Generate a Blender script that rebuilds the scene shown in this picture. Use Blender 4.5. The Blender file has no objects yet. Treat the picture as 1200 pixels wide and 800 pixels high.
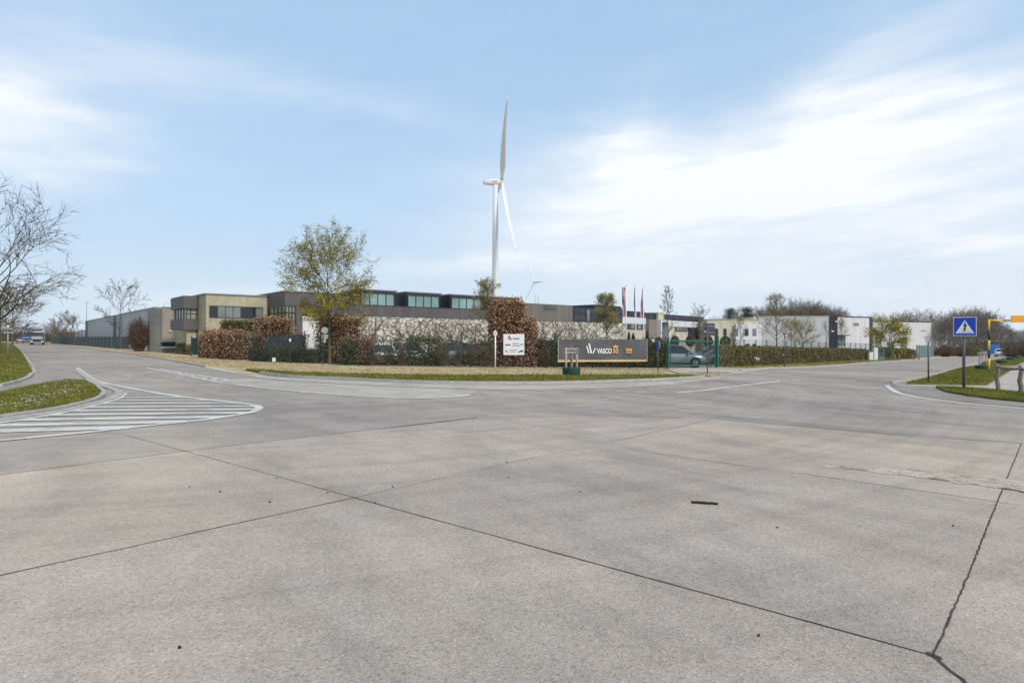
import bpy, bmesh, math, random
import numpy as np
from mathutils import Vector, Matrix, geometry
S = bpy.context.scene
C = S.collection
R = math.radians
F = 742.0; EYE = 1.6

# ------------------------------------------------------------------ surveying helpers
def gz(x, y): return -0.0115*x - 0.0027*y          # the gently sloping terrain
def hg(px): return 402.0 + 0.0115*(px-600)
def G(px, py, dz=0.0):                              # ground point seen at a pixel
    Y = EYE*F/(py-hg(px)); X = (px-600)/F*Y
    return Vector((X, Y, gz(X, Y)+dz))
def GY(px, Y, dz=0.0):
    X = (px-600)/F*Y
    return Vector((X, Y, gz(X, Y)+dz))
def at(px, py, Y): return Vector(((px-600)/F*Y, Y, EYE+(400-py)/F*Y))
def zat(py, Y): return EYE+(400-py)/F*Y
def hit(px, O, d):                                  # distance along a wall line to a pixel column
    k = (px-600)/F
    return (k*O[1]-O[0])/(d[0]-k*d[1])
def dirvp(vp):
    v = Vector((vp-600, F, 0)); return v.normalized()
U = dirvp(1493); V = Vector((-U.y, U.x, 0)); W = dirvp(1240)

# ------------------------------------------------------------------ materials
def nd(nt, t, **k):
    n = nt.nodes.new(t)
    for a, b in k.items(): setattr(n, a, b)
    return n
def new_mat(name):
    m = bpy.data.materials.new(name); m.use_nodes = True
    nt = m.node_tree; b = nt.nodes['Principled BSDF']
    return m, nt, b
def sock(nt, a, b): nt.links.new(a, b)
def noise(nt, vec, scale, detail=4, rough=.55):
    n = nd(nt, 'ShaderNodeTexNoise'); n.inputs['Scale'].default_value = scale
    n.inputs['Detail'].default_value = detail; n.inputs['Roughness'].default_value = rough
    if vec is not None: sock(nt, vec, n.inputs['Vector'])
    return n.outputs['Fac']
def ramp(nt, fac, stops, interp='LINEAR'):
    r = nd(nt, 'ShaderNodeValToRGB'); r.color_ramp.interpolation = interp
    e = r.color_ramp.elements
    while len(e) < len(stops): e.new(.5)
    for i, (p, c) in enumerate(stops):
        e[i].position = p
        e[i].color = (c, c, c, 1) if not isinstance(c, (tuple, list)) else (*c, 1)
    sock(nt, fac, r.inputs['Fac']); return r.outputs['Color']
def mixc(nt, fac, a, b, mode='MIX'):
    n = nd(nt, 'ShaderNodeMix', data_type='RGBA', blend_type=mode)
    for v, i in ((fac, 0), (a, 6), (b, 7)):
        if hasattr(v, 'is_linked') or hasattr(v, 'links'): sock(nt, v, n.inputs[i])
        elif isinstance(v, (int, float)): n.inputs[i].default_value = v if i == 0 else (v, v, v, 1)
        else: n.inputs[i].default_value = (*v, 1)
    return n.outputs[2]
def pos(nt, scale=(1, 1, 1), rotz=0):
    g = nd(nt, 'ShaderNodeNewGeometry').outputs['Position']
    if scale == (1, 1, 1) and rotz == 0: return g
    m = nd(nt, 'ShaderNodeVectorRotate', rotation_type='Z_AXIS'); m.inputs['Angle'].default_value = rotz
    sock(nt, g, m.inputs['Vector'])
    s = nd(nt, 'ShaderNodeVectorMath', operation='MULTIPLY'); s.inputs[1].default_value = scale
    sock(nt, m.outputs[0], s.inputs[0]); return s.outputs[0]
def bump(nt, b, h, strength=.3, dist=.02):
    n = nd(nt, 'ShaderNodeBump'); n.inputs['Strength'].default_value = strength; n.inputs['Distance'].default_value = dist
    sock(nt, h, n.inputs['Height']); sock(nt, n.outputs[0], b.inputs['Normal'])
def plain(name, col, rough=.6, metal=0, var=.25, scale=3.0, spec=.5):
    if rough >= .8: spec = 0
    m, nt, b = new_mat(name)
    p = pos(nt); f = noise(nt, p, scale, 6, .65)
    lo = tuple(c*(1-var) for c in col); hi = tuple(min(1, c*(1+var)) for c in col)
    sock(nt, ramp(nt, f, [(.3, lo), (.7, hi)]), b.inputs['Base Color'])
    b.inputs['Roughness'].default_value = rough; b.inputs['Metallic'].default_value = metal
    b.inputs['Specular IOR Level'].default_value = spec
    return m
def leafmat(name, cols, rough=.6, sub=0.0):
    m, nt, b = new_mat(name)
    g = nd(nt, 'ShaderNodeNewGeometry').outputs['Random Per Island']
    st = [(i/(len(cols)-1), c) for i, c in enumerate(cols)]
    col = ramp(nt, g, st)
    f = noise(nt, pos(nt), .9, 3)
    col = mixc(nt, 1.0, col, ramp(nt, f, [(.3, .7), (.7, 1.25)]), 'MULTIPLY')
    sock(nt, col, b.inputs['Base Color']); b.inputs['Roughness'].default_value = rough
    b.inputs['Specular IOR Level'].default_value = 0
    if sub:
        t = nd(nt, 'ShaderNodeBsdfTranslucent'); sock(nt, col, t.inputs[0])
        mx = nd(nt, 'ShaderNodeMixShader'); mx.inputs[0].default_value = sub
        sock(nt, b.outputs[0], mx.inputs[1]); sock(nt, t.outputs[0], mx.inputs[2])
        sock(nt, mx.outputs[0], nt.nodes['Material Output'].inputs[0])
    return m
def concrete(name, grey, tan, wear=.5, k=1.0):
    m, nt, b = new_mat(name)
    p = pos(nt)
    big = noise(nt, pos(nt, (.09, .16, .1), R(35)), 1.0, 4, .6)
    base = ramp(nt, big, [(.35, grey), (.62, tan)])
    # tyre-worn streaks along the traffic direction
    st = noise(nt, pos(nt, (.12, 1.5, 1), R(49)), 1.0, 5, .6)
    base = mixc(nt, 1.0, base, ramp(nt, st, [(.25, .86), (.5, 1.0), (.8, 1.1)]), 'MULTIPLY')
    md = noise(nt, p, 1.1, 6, .7)
    base = mixc(nt, 1.0, base, ramp(nt, md, [(.25, .87), (.75, 1.10)]), 'MULTIPLY')
    sm = noise(nt, pos(nt, (.9, .18, 1), R(-12)), .9, 6, .7)
    base = mixc(nt, 1.0, base, ramp(nt, sm, [(.3, (.86, .87, .89)), (.5, (1, 1, 1)), (.72, (1.10, 1.07, 1.02))]), 'MULTIPLY')
    # turning traffic leaves faint arcs
    g0 = nd(nt, 'ShaderNodeVectorMath', operation='SUBTRACT'); g0.inputs[1].default_value = (-12, 30, 0); sock(nt, p, g0.inputs[0])
    ln = nd(nt, 'ShaderNodeVectorMath', operation='LENGTH'); sock(nt, g0.outputs[0], ln.inputs[0])
    sg = nd(nt, 'ShaderNodeSeparateXYZ'); sock(nt, g0.outputs[0], sg.inputs[0])
    an = nd(nt, 'ShaderNodeMath', operation='ARCTAN2'); sock(nt, sg.outputs[0], an.inputs[0]); sock(nt, sg.outputs[1], an.inputs[1])
    cbn = nd(nt, 'ShaderNodeCombineXYZ'); sock(nt, ln.outputs['Value'], cbn.inputs[0]); sock(nt, an.outputs[0], cbn.inputs[1])
    arc = noise(nt, cbn.outputs[0], 2.2, 7, .72)
    base = mixc(nt, 1.0, base, ramp(nt, arc, [(.3, .86), (.5, 1.0), (.7, 1.09)]), 'MULTIPLY')
    arc2 = noise(nt, cbn.outputs[0], .45, 3, .5)
    base = mixc(nt, 1.0, base, ramp(nt, arc2, [(.4, .94), (.55, 1.02)]), 'MULTIPLY')
    blot = noise(nt, pos(nt, (.5, 1.1, 1), R(30)), .8, 3, .5)
    base = mixc(nt, ramp(nt, blot, [(.62, 0.0), (.72, .22)]), base, (.50, .475, .44))
    # exposed aggregate
    vo = nd(nt, 'ShaderNodeTexVoronoi'); vo.inputs['Scale'].default_value = 85
    sock(nt, p, vo.inputs['Vector'])
    sp = ramp(nt, vo.outputs['Distance'], [(.12, .70), (.4, 1.06)])
    cl = nd(nt, 'ShaderNodeSeparateColor'); sock(nt, vo.outputs['Color'], cl.inputs[0])
    sp2 = ramp(nt, cl.outputs[0], [(0, .62), (.22, .92), (.8, 1.05), (1, 1.3)])
    base = mixc(nt, .75*k, base, mixc(nt, 1.0, base, mixc(nt, 1.0, sp, sp2, 'MULTIPLY'), 'MULTIPLY'))
    gr = noise(nt, p, 28, 5, .8)
    base = mixc(nt, 1.0, base, ramp(nt, gr, [(.3, .84), (.5, 1.0), (.7, 1.10)]), 'MULTIPLY')
    dk = noise(nt, p, 55, 3, .6)
    base = mixc(nt, ramp(nt, dk, [(.66, 0.0), (.74, .55)]), base, (.12, .105, .09))
    sock(nt, base, b.inputs['Base Color']); b.inputs['Roughness'].default_value = .95
    b.inputs['Specular IOR Level'].default_value = .0
    bump(nt, b, vo.outputs['Distance'], .35, .006)
    return m
def paint_mark(name, under):
    m, nt, b = new_mat(name)
    p = pos(nt)
    f = noise(nt, p, 9, 8, .75); g = noise(nt, p, 1.2, 3)
    s = nd(nt, 'ShaderNodeMath', operation='ADD'); sock(nt, f, s.inputs[0]); sock(nt, g, s.inputs[1])
    col = mixc(nt, ramp(nt, s.outputs[0], [(.36, 0.0), (.54, 1.0)]), (.70, .66, .58), under)
    # ramp expects 0-1: sum halves the contrast on purpose
    h = nd(nt, 'ShaderNodeMath', operation='MULTIPLY'); h.inputs[1].default_value = .5
    sock(nt, s.outputs[0], h.inputs[0])
    col = mixc(nt, ramp(nt, h.outputs[0], [(.47, .05), (.62, .85)]), (.66, .615, .54), under)
    sock(nt, col, b.inputs['Base Color']); b.inputs['Roughness'].default_value = .7
    return m
def patchy(name, cols, scale=.6, rough=.95, fine=30):
    m, nt, b = new_mat(name)
    p = pos(nt); f = noise(nt, p, scale, 6, .7)
    n = len(cols)
    c = ramp(nt, f, [(.28+.44*i/(n-1), cc) for i, cc in enumerate(cols)])
    g = noise(nt, p, fine, 4, .8)
    c = mixc(nt, 1.0, c, ramp(nt, g, [(.3, .65), (.7, 1.3)]), 'MULTIPLY')
    sock(nt, c, b.inputs['Base Color']); b.inputs['Roughness'].default_value = rough
    b.inputs['Specular IOR Level'].default_value = 0
    bump(nt, b, g, .5, .03)
    return m
def cladding(name, col, pitch, axis, groove=.7, rough=.5, metal=0, var=.08, spec=.4):
    """panel facade: vertical grooves every `pitch` metres along direction axis"""
    m, nt, b = new_mat(name)
    p = nd(nt, 'ShaderNodeNewGeometry').outputs['Position']
    d = nd(nt, 'ShaderNodeVectorMath', operation='DOT_PRODUCT'); d.inputs[1].default_value = axis
    sock(nt, p, d.inputs[0])
    q = nd(nt, 'ShaderNodeMath', operation='DIVIDE'); q.inputs[1].default_value = pitch; sock(nt, d.outputs['Value'], q.inputs[0])
    fr = nd(nt, 'ShaderNodeMath', operation='FRACT'); sock(nt, q.outputs[0], fr.inputs[0])
    fl = nd(nt, 'ShaderNodeMath', operation='FLOOR'); sock(nt, q.outputs[0], fl.inputs[0])
    wn = nd(nt, 'ShaderNodeTexWhiteNoise', noise_dimensions='1D'); sock(nt, fl.outputs[0], wn.inputs['W'])
    f = noise(nt, p, .8, 6, .7)
    c = ramp(nt, f, [(.3, tuple(x*(1-var) for x in col)), (.7, tuple(x*(1+var) for x in col))])
    c = mixc(nt, 1.0, c, ramp(nt, wn.outputs[0], [(0, 1-var), (1, 1+var)]), 'MULTIPLY')
    st = noise(nt, pos(nt, (1.5, 1.5, .12)), 1.2, 5, .7)
    c = mixc(nt, 1.0, c, ramp(nt, st, [(.3, .84), (.6, 1.04)]), 'MULTIPLY')
    c = mixc(nt, ramp(nt, fr.outputs[0], [(0, 1.0), (.05, 0.0)]), c, tuple(x*groove for x in col))
    sock(nt, c, b.inputs['Base Color']); b.inputs['Roughness'].default_value = rough
    b.inputs['Metallic'].default_value = metal; b.inputs['Specular IOR Level'].default_value = spec
    return m
def masonry(name, a, bcol, mortar, sx=.45, sz=.19, axis=None):
    m, nt, b = new_mat(name)
    p = nd(nt, 'ShaderNodeNewGeometry').outputs['Position']
    d = nd(nt, 'ShaderNodeVectorMath', operation='DOT_PRODUCT'); d.inputs[1].default_value = axis or (.9, .35, 0)
    sock(nt, p, d.inputs[0])
    sx_ = nd(nt, 'ShaderNodeSeparateXYZ'); sock(nt, p, sx_.inputs[0])
    cb = nd(nt, 'ShaderNodeCombineXYZ'); sock(nt, d.outputs['Value'], cb.inputs[0]); sock(nt, sx_.outputs[2], cb.inputs[1])
    br = nd(nt, 'ShaderNodeTexBrick'); sock(nt, cb.outputs[0], br.inputs['Vector'])
    br.inputs['Color1'].default_value = (*a, 1); br.inputs['Color2'].default_value = (*bcol, 1); br.inputs['Mortar'].default_value = (*mortar, 1)
    br.inputs['Scale'].default_value = 1; br.inputs['Brick Width'].default_value = sx; br.inputs['Row Height'].default_value = sz
    br.inputs['Mortar Size'].default_value = .012
    f = noise(nt, pos(nt, (1, 1, .35)), .7, 7, .75)
    c = mixc(nt, 1.0, br.outputs['Color'], ramp(nt, f, [(.3, .72), (.7, 1.2)]), 'MULTIPLY')
    sock(nt, c, b.inputs['Base Color']); b.inputs['Roughness'].default_value = .9
    return m
def rubble(name, cols, scale=2.2, dark=(.05, .045, .04)):
    m, nt, b = new_mat(name)
    p = pos(nt, (1, 1, 1.3))
    vo = nd(nt, 'ShaderNodeTexVoronoi', feature='DISTANCE_TO_EDGE'); vo.inputs['Scale'].default_value = scale
    v2 = nd(nt, 'ShaderNodeTexVoronoi'); v2.inputs['Scale'].default_value = scale
    nz = nd(nt, 'ShaderNodeTexNoise'); nz.inputs['Scale'].default_value = 1.5; sock(nt, p, nz.inputs['Vector'])
    ad = nd(nt, 'ShaderNodeVectorMath', operation='ADD'); sock(nt, p, ad.inputs[0]); sock(nt, nz.outputs['Color'], ad.inputs[1])
    sock(nt, ad.outputs[0], vo.inputs['Vector']); sock(nt, ad.outputs[0], v2.inputs['Vector'])
    sp = nd(nt, 'ShaderNodeSeparateColor'); sock(nt, v2.outputs['Color'], sp.inputs[0])
    c = ramp(nt, sp.outputs[0], [(i/(len(cols)-1), q) for i, q in enumerate(cols)])
    c = mixc(nt, ramp(nt, vo.outputs['Distance'], [(.03, 1.0), (.13, 0.0)]), c, dark)
    sock(nt, c, b.inputs['Base Color']); b.inputs['Roughness'].default_value = .9
    bump(nt, b, vo.outputs['Distance'], .6, .05)
    return m
def glass(name, col, rough=.06):
    m, nt, b = new_mat(name)
    f = noise(nt, pos(nt), .35, 3)
    sock(nt, ramp(nt, f, [(.35, tuple(c*.7 for c in col)), (.65, tuple(c*1.3 for c in col))]), b.inputs['Base Color'])
    b.inputs['Roughness'].default_value = rough; b.inputs['IOR'].default_value = 1.5
    return m

M = {}
M['slab'] = concrete('near_concrete', (.366, .308, .260), (.448, .371, .302))
M['slabgrey'] = concrete('greyer_concrete', (.352, .298, .255), (.434, .360, .296))
M['slabtan'] = concrete('tan_concrete', (.370, .310, .256), (.460, .376, .298), k=.8)
M['lane'] = concrete('lane_concrete', (.298, .258, .228), (.388, .328, .276), k=.45)
M['pale'] = concrete('pale_concrete', (.42, .37, .315), (.47, .41, .345), k=.5)
M['spall'] = patchy('spalled_concrete', [(.24, .19, .15), (.40, .33, .26), (.54, .45, .36), (.44, .36, .285)], 6, fine=22)
M['mark'] = paint_mark('road_paint', (.35, .315, .27))
M['joint'] = plain('joint_sealant', (.085, .070, .060), .8, var=.5, scale=9)
M['jointlight'] = plain('joint_dust', (.17, .155, .14), .9, var=.4, scale=6)
M['kerb'] = plain('kerb_concrete', (.40, .37, .33), .9, var=.2, scale=4)
M['grit'] = patchy('gritty_margin', [(.20, .17, .14), (.30, .265, .23), (.36, .32, .28)], .9)
M['dry'] = patchy('dry_verge', [(.24, .20, .085), (.42, .32, .19), (.52, .41, .26), (.44, .35, .22)], .45, fine=9)
M['turf'] = patchy('turf_soil', [(.085, .095, .02), (.14, .14, .03), (.24, .19, .09)], .8, fine=14)
M['asphalt'] = patchy('yard_asphalt', [(.10, .10, .10), (.16, .155, .15)], .4)
M['blade'] = leafmat('grass_blades', [(.11, .12, .02), (.175, .18, .03), (.23, .215, .045), (.36, .30, .12)], .6, .3)
M['dryblade'] = leafmat('dry_blades', [(.44, .35, .19), (.56, .44, .27), (.28, .25, .09)], .7, .2)
M['petal'] = plain('daisy_petals', (.8, .8, .76), .7, var=.05)
M['bark'] = plain('bark', (.14, .115, .085), .95, var=.4, scale=8)
M['barkgreen'] = plain('mossy_bark', (.13, .13, .06), .95, var=.4, scale=8)
M['twig'] = leafmat('twigs', [(.065, .042, .028), (.12, .08, .05), (.09, .06, .038)], .9)
M['twiggrey'] = leafmat('pale_twigs', [(.16, .125, .10), (.23, .18, .145), (.15, .115, .09)], .9)
M['twigred'] = leafmat('reddish_twigs', [(.115, .075, .05), (.18, .12, .08), (.14, .095, .065)], .9)
M['bud'] = leafmat('spring_buds', [(.22, .19, .03), (.36, .31, .04), (.48, .42, .07), (.28, .21, .04)], .7, .35)
M['budpale'] = leafmat('pale_buds', [(.30, .27, .10), (.42, .36, .16), (.28, .23, .09)], .7, .35)
M['beech'] = leafmat('dead_beech_leaves', [(.045, .024, .013), (.17, .082, .042), (.38, .20, .105), (.62, .42, .27), (.25, .125, .065)], .65, .15)
M['beechcore'] = plain('beech_core_shade', (.09, .05, .03), .95, var=.4)  # dark core colour carries the shade between the leaves
M['ever'] = leafmat('evergreen_leaves', [(.03, .036, .02), (.075, .085, .042), (.18, .175, .085), (.14, .11, .065)], .5, .1)
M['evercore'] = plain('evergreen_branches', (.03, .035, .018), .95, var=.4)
M['horn'] = leafmat('clipped_hedge_leaves', [(.09, .075, .035), (.15, .125, .055), (.22, .18, .09), (.14, .15, .05)], .7, .1)
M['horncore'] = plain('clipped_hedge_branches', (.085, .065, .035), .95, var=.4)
M['pine'] = leafmat('pine_needles', [(.02, .03, .015), (.04, .06, .03), (.06, .085, .035)], .7)
M['wood'] = plain('weathered_wood', (.21, .175, .145), .9, var=.35, scale=12)
M['stake'] = plain('stake_wood', (.38, .32, .28), .9, var=.3, scale=10)
M['green'] = plain('green_steel', (.012, .095, .065), .45, var=.2)
M['darkgreen'] = plain('dark_green_steel', (.012, .05, .038), .5, var=.2)
M['greenwire'] = plain('green_wire', (.022, .05, .042), .5, var=.2)
M['fabric'] = plain('planter_fabric', (.006, .045, .032), .75, var=.3, scale=5)
M['galv'] = plain('galvanised_steel', (.30, .31, .32), .5, .5, var=.12)
M['darkpost'] = plain('dark_grey_post', (.09, .095, .105), .5, .2, var=.15)
M['white'] = plain('white_paint', (.78, .78, .77), .45, var=.04)
M['offwhite'] = plain('offwhite_paint', (.62, .61, .58), .6, var=.06)
M['black'] = plain('black_plastic', (.012, .012, .014), .5, var=.2)
M['tyre'] = plain('tyre_rubber', (.02, .02, .02), .85, var=.2)
M['rim'] = plain('alloy_rim', (.45, .46, .48), .35, .7, var=.05)
M['blue'] = plain('sign_blue', (.005, .045, .42), .45, var=.03)
M['bluecont'] = plain('blue_container_paint', (.02, .17, .50), .5, var=.1)
M['navy'] = plain('navy_panel', (.010, .012, .024), .35, var=.2)
M['yellow'] = plain('barrier_yellow', (.80, .48, .02), .5, var=.08)
M['orange'] = plain('barrier_orange', (.80, .36, .015), .5, var=.05)
M['red'] = plain('red_paint', (.45, .05, .04), .5, var=.1)
M['turb'] = plain('turbine_white', (.66, .67, .68), .5, var=.02, scale=.05)
M['turbred'] = plain('turbine_faded_red', (.55, .25, .20), .5, var=.05)
M['carsilver'] = plain('silver_blue_car_paint', (.38, .45, .50), .28, .3, var=.02)
M['cargrey'] = plain('grey_car_paint', (.22, .24, .26), .25, .4, var=.02)
M['carwhite'] = plain('white_car_paint', (.72, .73, .74), .25, var=.02)
M['cardark'] = plain('dark_blue_car_paint', (.015, .025, .06), .22, .2, var=.02)
M['carblack'] = plain('black_car_paint', (.018, .018, .02), .25, var=.02)
M['truckgrey'] = plain('truck_cab_paint', (.05, .06, .09), .3, var=.05)
M['truckblue'] = plain('blue_truck_paint', (.05, .16, .42), .35, var=.05)
M['carglass'] = glass('car_glass', (.03, .035, .04), .04)
M['lamp'] = plain('lamp_glass', (.60, .62, .64), .15, var=.05)
M['taillamp'] = plain('tail_lamp', (.35, .015, .012), .2, var=.05)
M['glassdark'] = glass('dark_window_glass', (.02, .022, .025), .05)
M['glassmid'] = glass('grey_window_glass', (.16, .18, .17), .08)
M['glassgreen'] = glass('green_window_glass', (.20, .30, .285), .12)
M['glassolive'] = glass('olive_window_glass', (.25, .26, .17), .08)
M['frame'] = plain('window_frame', (.035, .035, .04), .5, var=.1)
M['zinc'] = cladding('zinc_cladding', (.115, .10, .098), .6, tuple(U), .6, .55, .1, .10)
M['zinclight'] = plain('zinc_roof', (.24, .235, .245), .5, .2, var=.12)
M['zincside'] = cladding('zinc_cladding_side', (.13, .115, .115), .6, tuple(V), .6, .55, .1, .10)
M['brown'] = cladding('brown_cladding', (.165, .145, .125), .9, tuple(U), .8, .7, 0, .08)
M['cream'] = masonry('cream_brick', (.46, .41, .28), (.40, .355, .24), (.36, .32, .23), .42, .2, tuple(U))
M['creamside'] = masonry('cream_brick_side_shade', (.42, .38, .31), (.37, .33, .27), (.33, .30, .25), .42, .2, tuple(V))  # greyer copy of the front brick, side shade put into its colour
M['brick'] = masonry('grey_brick', (.36, .32, .27), (.30, .26, .22), (.34, .31, .28), .45, .2, tuple(U))
M['panelV'] = cladding('light_grey_panels', (.42, .42, .415), 6.0, tuple(V), .75, .6, 0, .04)
M['panelX'] = cladding('pale_grey_panels', (.47, .465, .465), 3.0, (1, .05, 0), .85, .6, 0, .04)
M['panelwhite'] = cladding('white_panels', (.60, .59, .58), 3.0, (1, .2, 0), .85, .6, 0, .03)
M['rubble'] = rubble('pale_rubble', [(.62, .59, .52), (.54, .50, .42), (.44, .39, .32), (.68, .65, .58), (.55, .50, .42)], 1.45, (.15, .115, .08))
M['gabion'] = rubble('dark_gabion', [(.15, .135, .13), (.10, .09, .088), (.22, .20, .19)], 4.0, (.04, .04, .04))
M['creamW'] = masonry('cream_block', (.55, .50, .38), (.50, .45, .34), (.46, .42, .33), .5, .25, tuple(W))
M['facia'] = plain('white_fascia', (.62, .62, .60), .6, var=.05)
M['brownW'] = plain('brown_render', (.25, .20, .175), .8, var=.1)
M['banner'] = plain('banner_cloth', (.085, .083, .085), .6, var=.18, scale=2.5)
M['tanline'] = plain('banner_tan', (.62, .42, .22), .6, var=.05)
M['gold'] = plain('banner_orange', (.72, .36, .12), .6, var=.05)
M['flag'] = plain('mauve_flag_cloth', (.46, .28, .31), .8, var=.2, scale=2)
M['roofedge'] = plain('pale_roof_edge', (.52, .50, .34), .7, var=.1)
M['winddark'] = plain('windbreak_mesh', (.10, .12, .12), .8, var=.2)
M['panelfence'] = plain('blue_green_fence', (.10, .17, .17), .6, var=.2)
M['signface'] = plain('sign_white', (.70, .71, .71), .5, var=.03)
M['ink'] = plain('sign_ink', (.03, .03, .035), .6, var=.05)
M['stick'] = plain('dark_stick', (.045, .028, .022), .9, var=.4, scale=30)

# ------------------------------------------------------------------ object helpers
def tag(o, label=None, cat=None, group=None, kind=None):
    for k, v in (('label', label), ('category', cat), ('group', group), ('kind', kind)):
        if v: o[k] = v
    return o
def empty(name, loc, label=None, cat=None, group=None, rz=0):
    o = bpy.data.objects.new(name, None); C.objects.link(o)
    o.location = loc; o.rotation_euler.z = rz; o.empty_display_size = .3
    return tag(o, label, cat, group)
def origin_of(o):
    v = Vector((0, 0, 0))
    while o is not None: v += o.location; o = o.parent
    return v
def copy_tree(o, parent=None):
    c = o.copy(); C.objects.link(c); c.parent = parent
    for ch in list(o.children): copy_tree(ch, c)
    return c
class MB:
    def __init__(s): s.v = []; s.f = []
    def add(s, vs, fs):
        n = len(s.v); s.v += [tuple(v) for v in vs]; s.f += [tuple(i+n for i in f) for f in fs]; return s
    def hexa(s, b, t):          # bottom 4, top 4
        return s.add(list(b)+list(t), [(3, 2, 1, 0), (4, 5, 6, 7), (0, 1, 5, 4), (1, 2, 6, 5), (2, 3, 7, 6), (3, 0, 4, 7)])
    def box(s, c, sz, rz=0):
        hx, hy, hz = sz[0]/2, sz[1]/2, sz[2]/2; co, si = math.cos(rz), math.sin(rz)
        pts = [(x*co-y*si+c[0], x*si+y*co+c[1]) for x, y in ((-hx, -hy), (hx, -hy), (hx, hy), (-hx, hy))]
        return s.hexa([(x, y, c[2]-hz) for x, y in pts], [(x, y, c[2]+hz) for x, y in pts])
    def tube(s, a, b, r0, r1, n=8, caps=True):
        a, b = Vector(a), Vector(b); d = (b-a)
        if d.length < 1e-6: return s
        d.normalize(); x = d.orthogonal().normalized(); y = d.cross(x)
        vs = []
        for p, r in ((a, r0), (b, r1)):
            for i in range(n):
                t = 2*math.pi*i/n; vs.append(p+x*(math.cos(t)*r)+y*(math.sin(t)*r))
        fs = [(i, (i+1) % n, n+(i+1) % n, n+i) for i in range(n)]
        if caps: fs += [tuple(range(n-1, -1, -1)), tuple(range(n, 2*n))]
        return s.add(vs, fs)
    def loft(s, rings, caps=True):
        n = len(rings[0]); vs = [p for r in rings for p in r]; fs = []
        for k in range(len(rings)-1):
            for i in range(n):
                j = (i+1) % n; fs.append((k*n+i, k*n+j, (k+1)*n+j, (k+1)*n+i))
        if caps: fs += [tuple(range(n-1, -1, -1)), tuple(range((len(rings)-1)*n, len(rings)*n))]
        return s.add(vs, fs)
    def poly(s, pts, th, nrm):  # extruded polygon
        n = len(pts); nrm = Vector(nrm)*th; a = [Vector(p) for p in pts]
        return s.add(a+[p+nrm for p in a], [tuple(range(n-1, -1, -1)), tuple(range(n, 2*n))]+[(i, (i+1) % n, n+(i+1) % n, n+i) for i in range(n)])
    def build(s, name, mat, parent=None, smooth=False, fix=True):
        o0 = origin_of(parent) if parent is not None else Vector((0, 0, 0))
        me = bpy.data.meshes.new(name)
        va = np.array(s.v, dtype=np.float64) - np.array(o0)
        me.from_pydata(va.tolist(), [], s.f)
        if fix:
            bm = bmesh.new(); bm.from_mesh(me); bmesh.ops.recalc_face_normals(bm, faces=bm.faces[:]); bm.to_mesh(me); bm.free()
        me.materials.append(mat)
        if smooth: me.polygons.foreach_set('use_smooth', [True]*len(me.polygons))
        o = bpy.data.objects.new(name, me); C.objects.link(o); o.parent = parent
        return o
def raw_mesh(name, verts, faces, mat, parent=None, smooth=False):
    """fast numpy mesh: faces is (n,k) array of equal polygons"""
    o0 = np.array(origin_of(parent)) if parent is not None else np.zeros(3)
    verts = np.asarray(verts, dtype=np.float32)-o0.astype(np.float32); faces = np.asarray(faces, dtype=np.int32)
    me = bpy.data.meshes.new(name); n, k = faces.shape
    me.vertices.add(len(verts)); me.vertices.foreach_set('co', verts.ravel())
    me.loops.add(n*k); me.loops.foreach_set('vertex_index', faces.ravel())
    me.polygons.add(n); me.polygons.foreach_set('loop_start', np.arange(0, n*k, k, dtype=np.int32))
    me.update(calc_edges=True); me.materials.append(mat)
    if smooth: me.polygons.foreach_set('use_smooth', [True]*n)
    o = bpy.data.objects.new(name, me); C.objects.link(o); o.parent = parent
    return o
def structure(o): o['kind'] = 'structure'; return o
def sheet(name, pts, mat, dz, thick=0):
    """flat (terrain-following) polygon; pts are world xy"""
    P = [(p[0], p[1], gz(p[0], p[1])+dz) for p in pts]
    tri = geometry.tessellate_polygon([[Vector(p) for p in P]])
    mb = MB()
    fs = [tuple(t) for t in tri]
    mb.add(P, fs)
    if thick:
        n = len(P); mb.add([*P, *[(x, y, z-thick) for x, y, z in P]], [(i, (i+1) % n, n+(i+1) % n, n+i) for i in range(n)])
    o = mb.build(name, mat)
    me = o.data
    # all up-facing
    bm = bmesh.new(); bm.from_mesh(me)
    for f in bm.faces:
        if abs(f.normal.z) > .5 and f.normal.z < 0: f.normal_flip()
    bm.to_mesh(me); bm.free()
    return o
def GP(pts): return [G(*p) for p in pts]
def smooth_line(pts, n=6):
    """Catmull-Rom in world space"""
    P = [Vector(p) for p in pts]; out = []
    for i in range(len(P)-1):
        p0 = P[max(0, i-1)]; p1 = P[i]; p2 = P[i+1]; p3 = P[min(len(P)-1, i+2)]
        for k in range(n):
            t = k/n
            out.append(.5*((2*p1)+(-p0+p2)*t+(2*p0-5*p1+4*p2-p3)*t*t+(-p0+3*p1-3*p2+p3)*t**3))
    out.append(P[-1]); return out
def ribbon(name, pts, w, mat, dz, jitter=0, kind='structure', rng=random.Random(4), parts=None):
    L = [Vector((p[0], p[1], 0)) for p in pts]; mb = MB(); vs = []
    for i, p in enumerate(L):
        a = L[max(0, i-1)]; b = L[min(len(L)-1, i+1)]; d = (b-a).normalized(); nrm = Vector((-d.y, d.x, 0))
        ww = w*(1+jitter*rng.uniform(-1, 1)); o = jitter*w*rng.uniform(-.5, .5)
        for s in (-1, 1):
            q = p+nrm*(s*ww/2+o); vs.append((q.x, q.y, gz(q.x, q.y)+dz))
    mb.add(vs, [(2*i, 2*i+1, 2*i+3, 2*i+2) for i in range(len(L)-1)])
    o = mb.build(name, mat, fix=False)
    bm = bmesh.new(); bm.from_mesh(o.data)
    for f in bm.faces:
        if f.normal.z < 0: f.normal_flip()
    bm.to_mesh(o.data); bm.free()
    if kind: o['kind'] = kind
    return o
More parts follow.
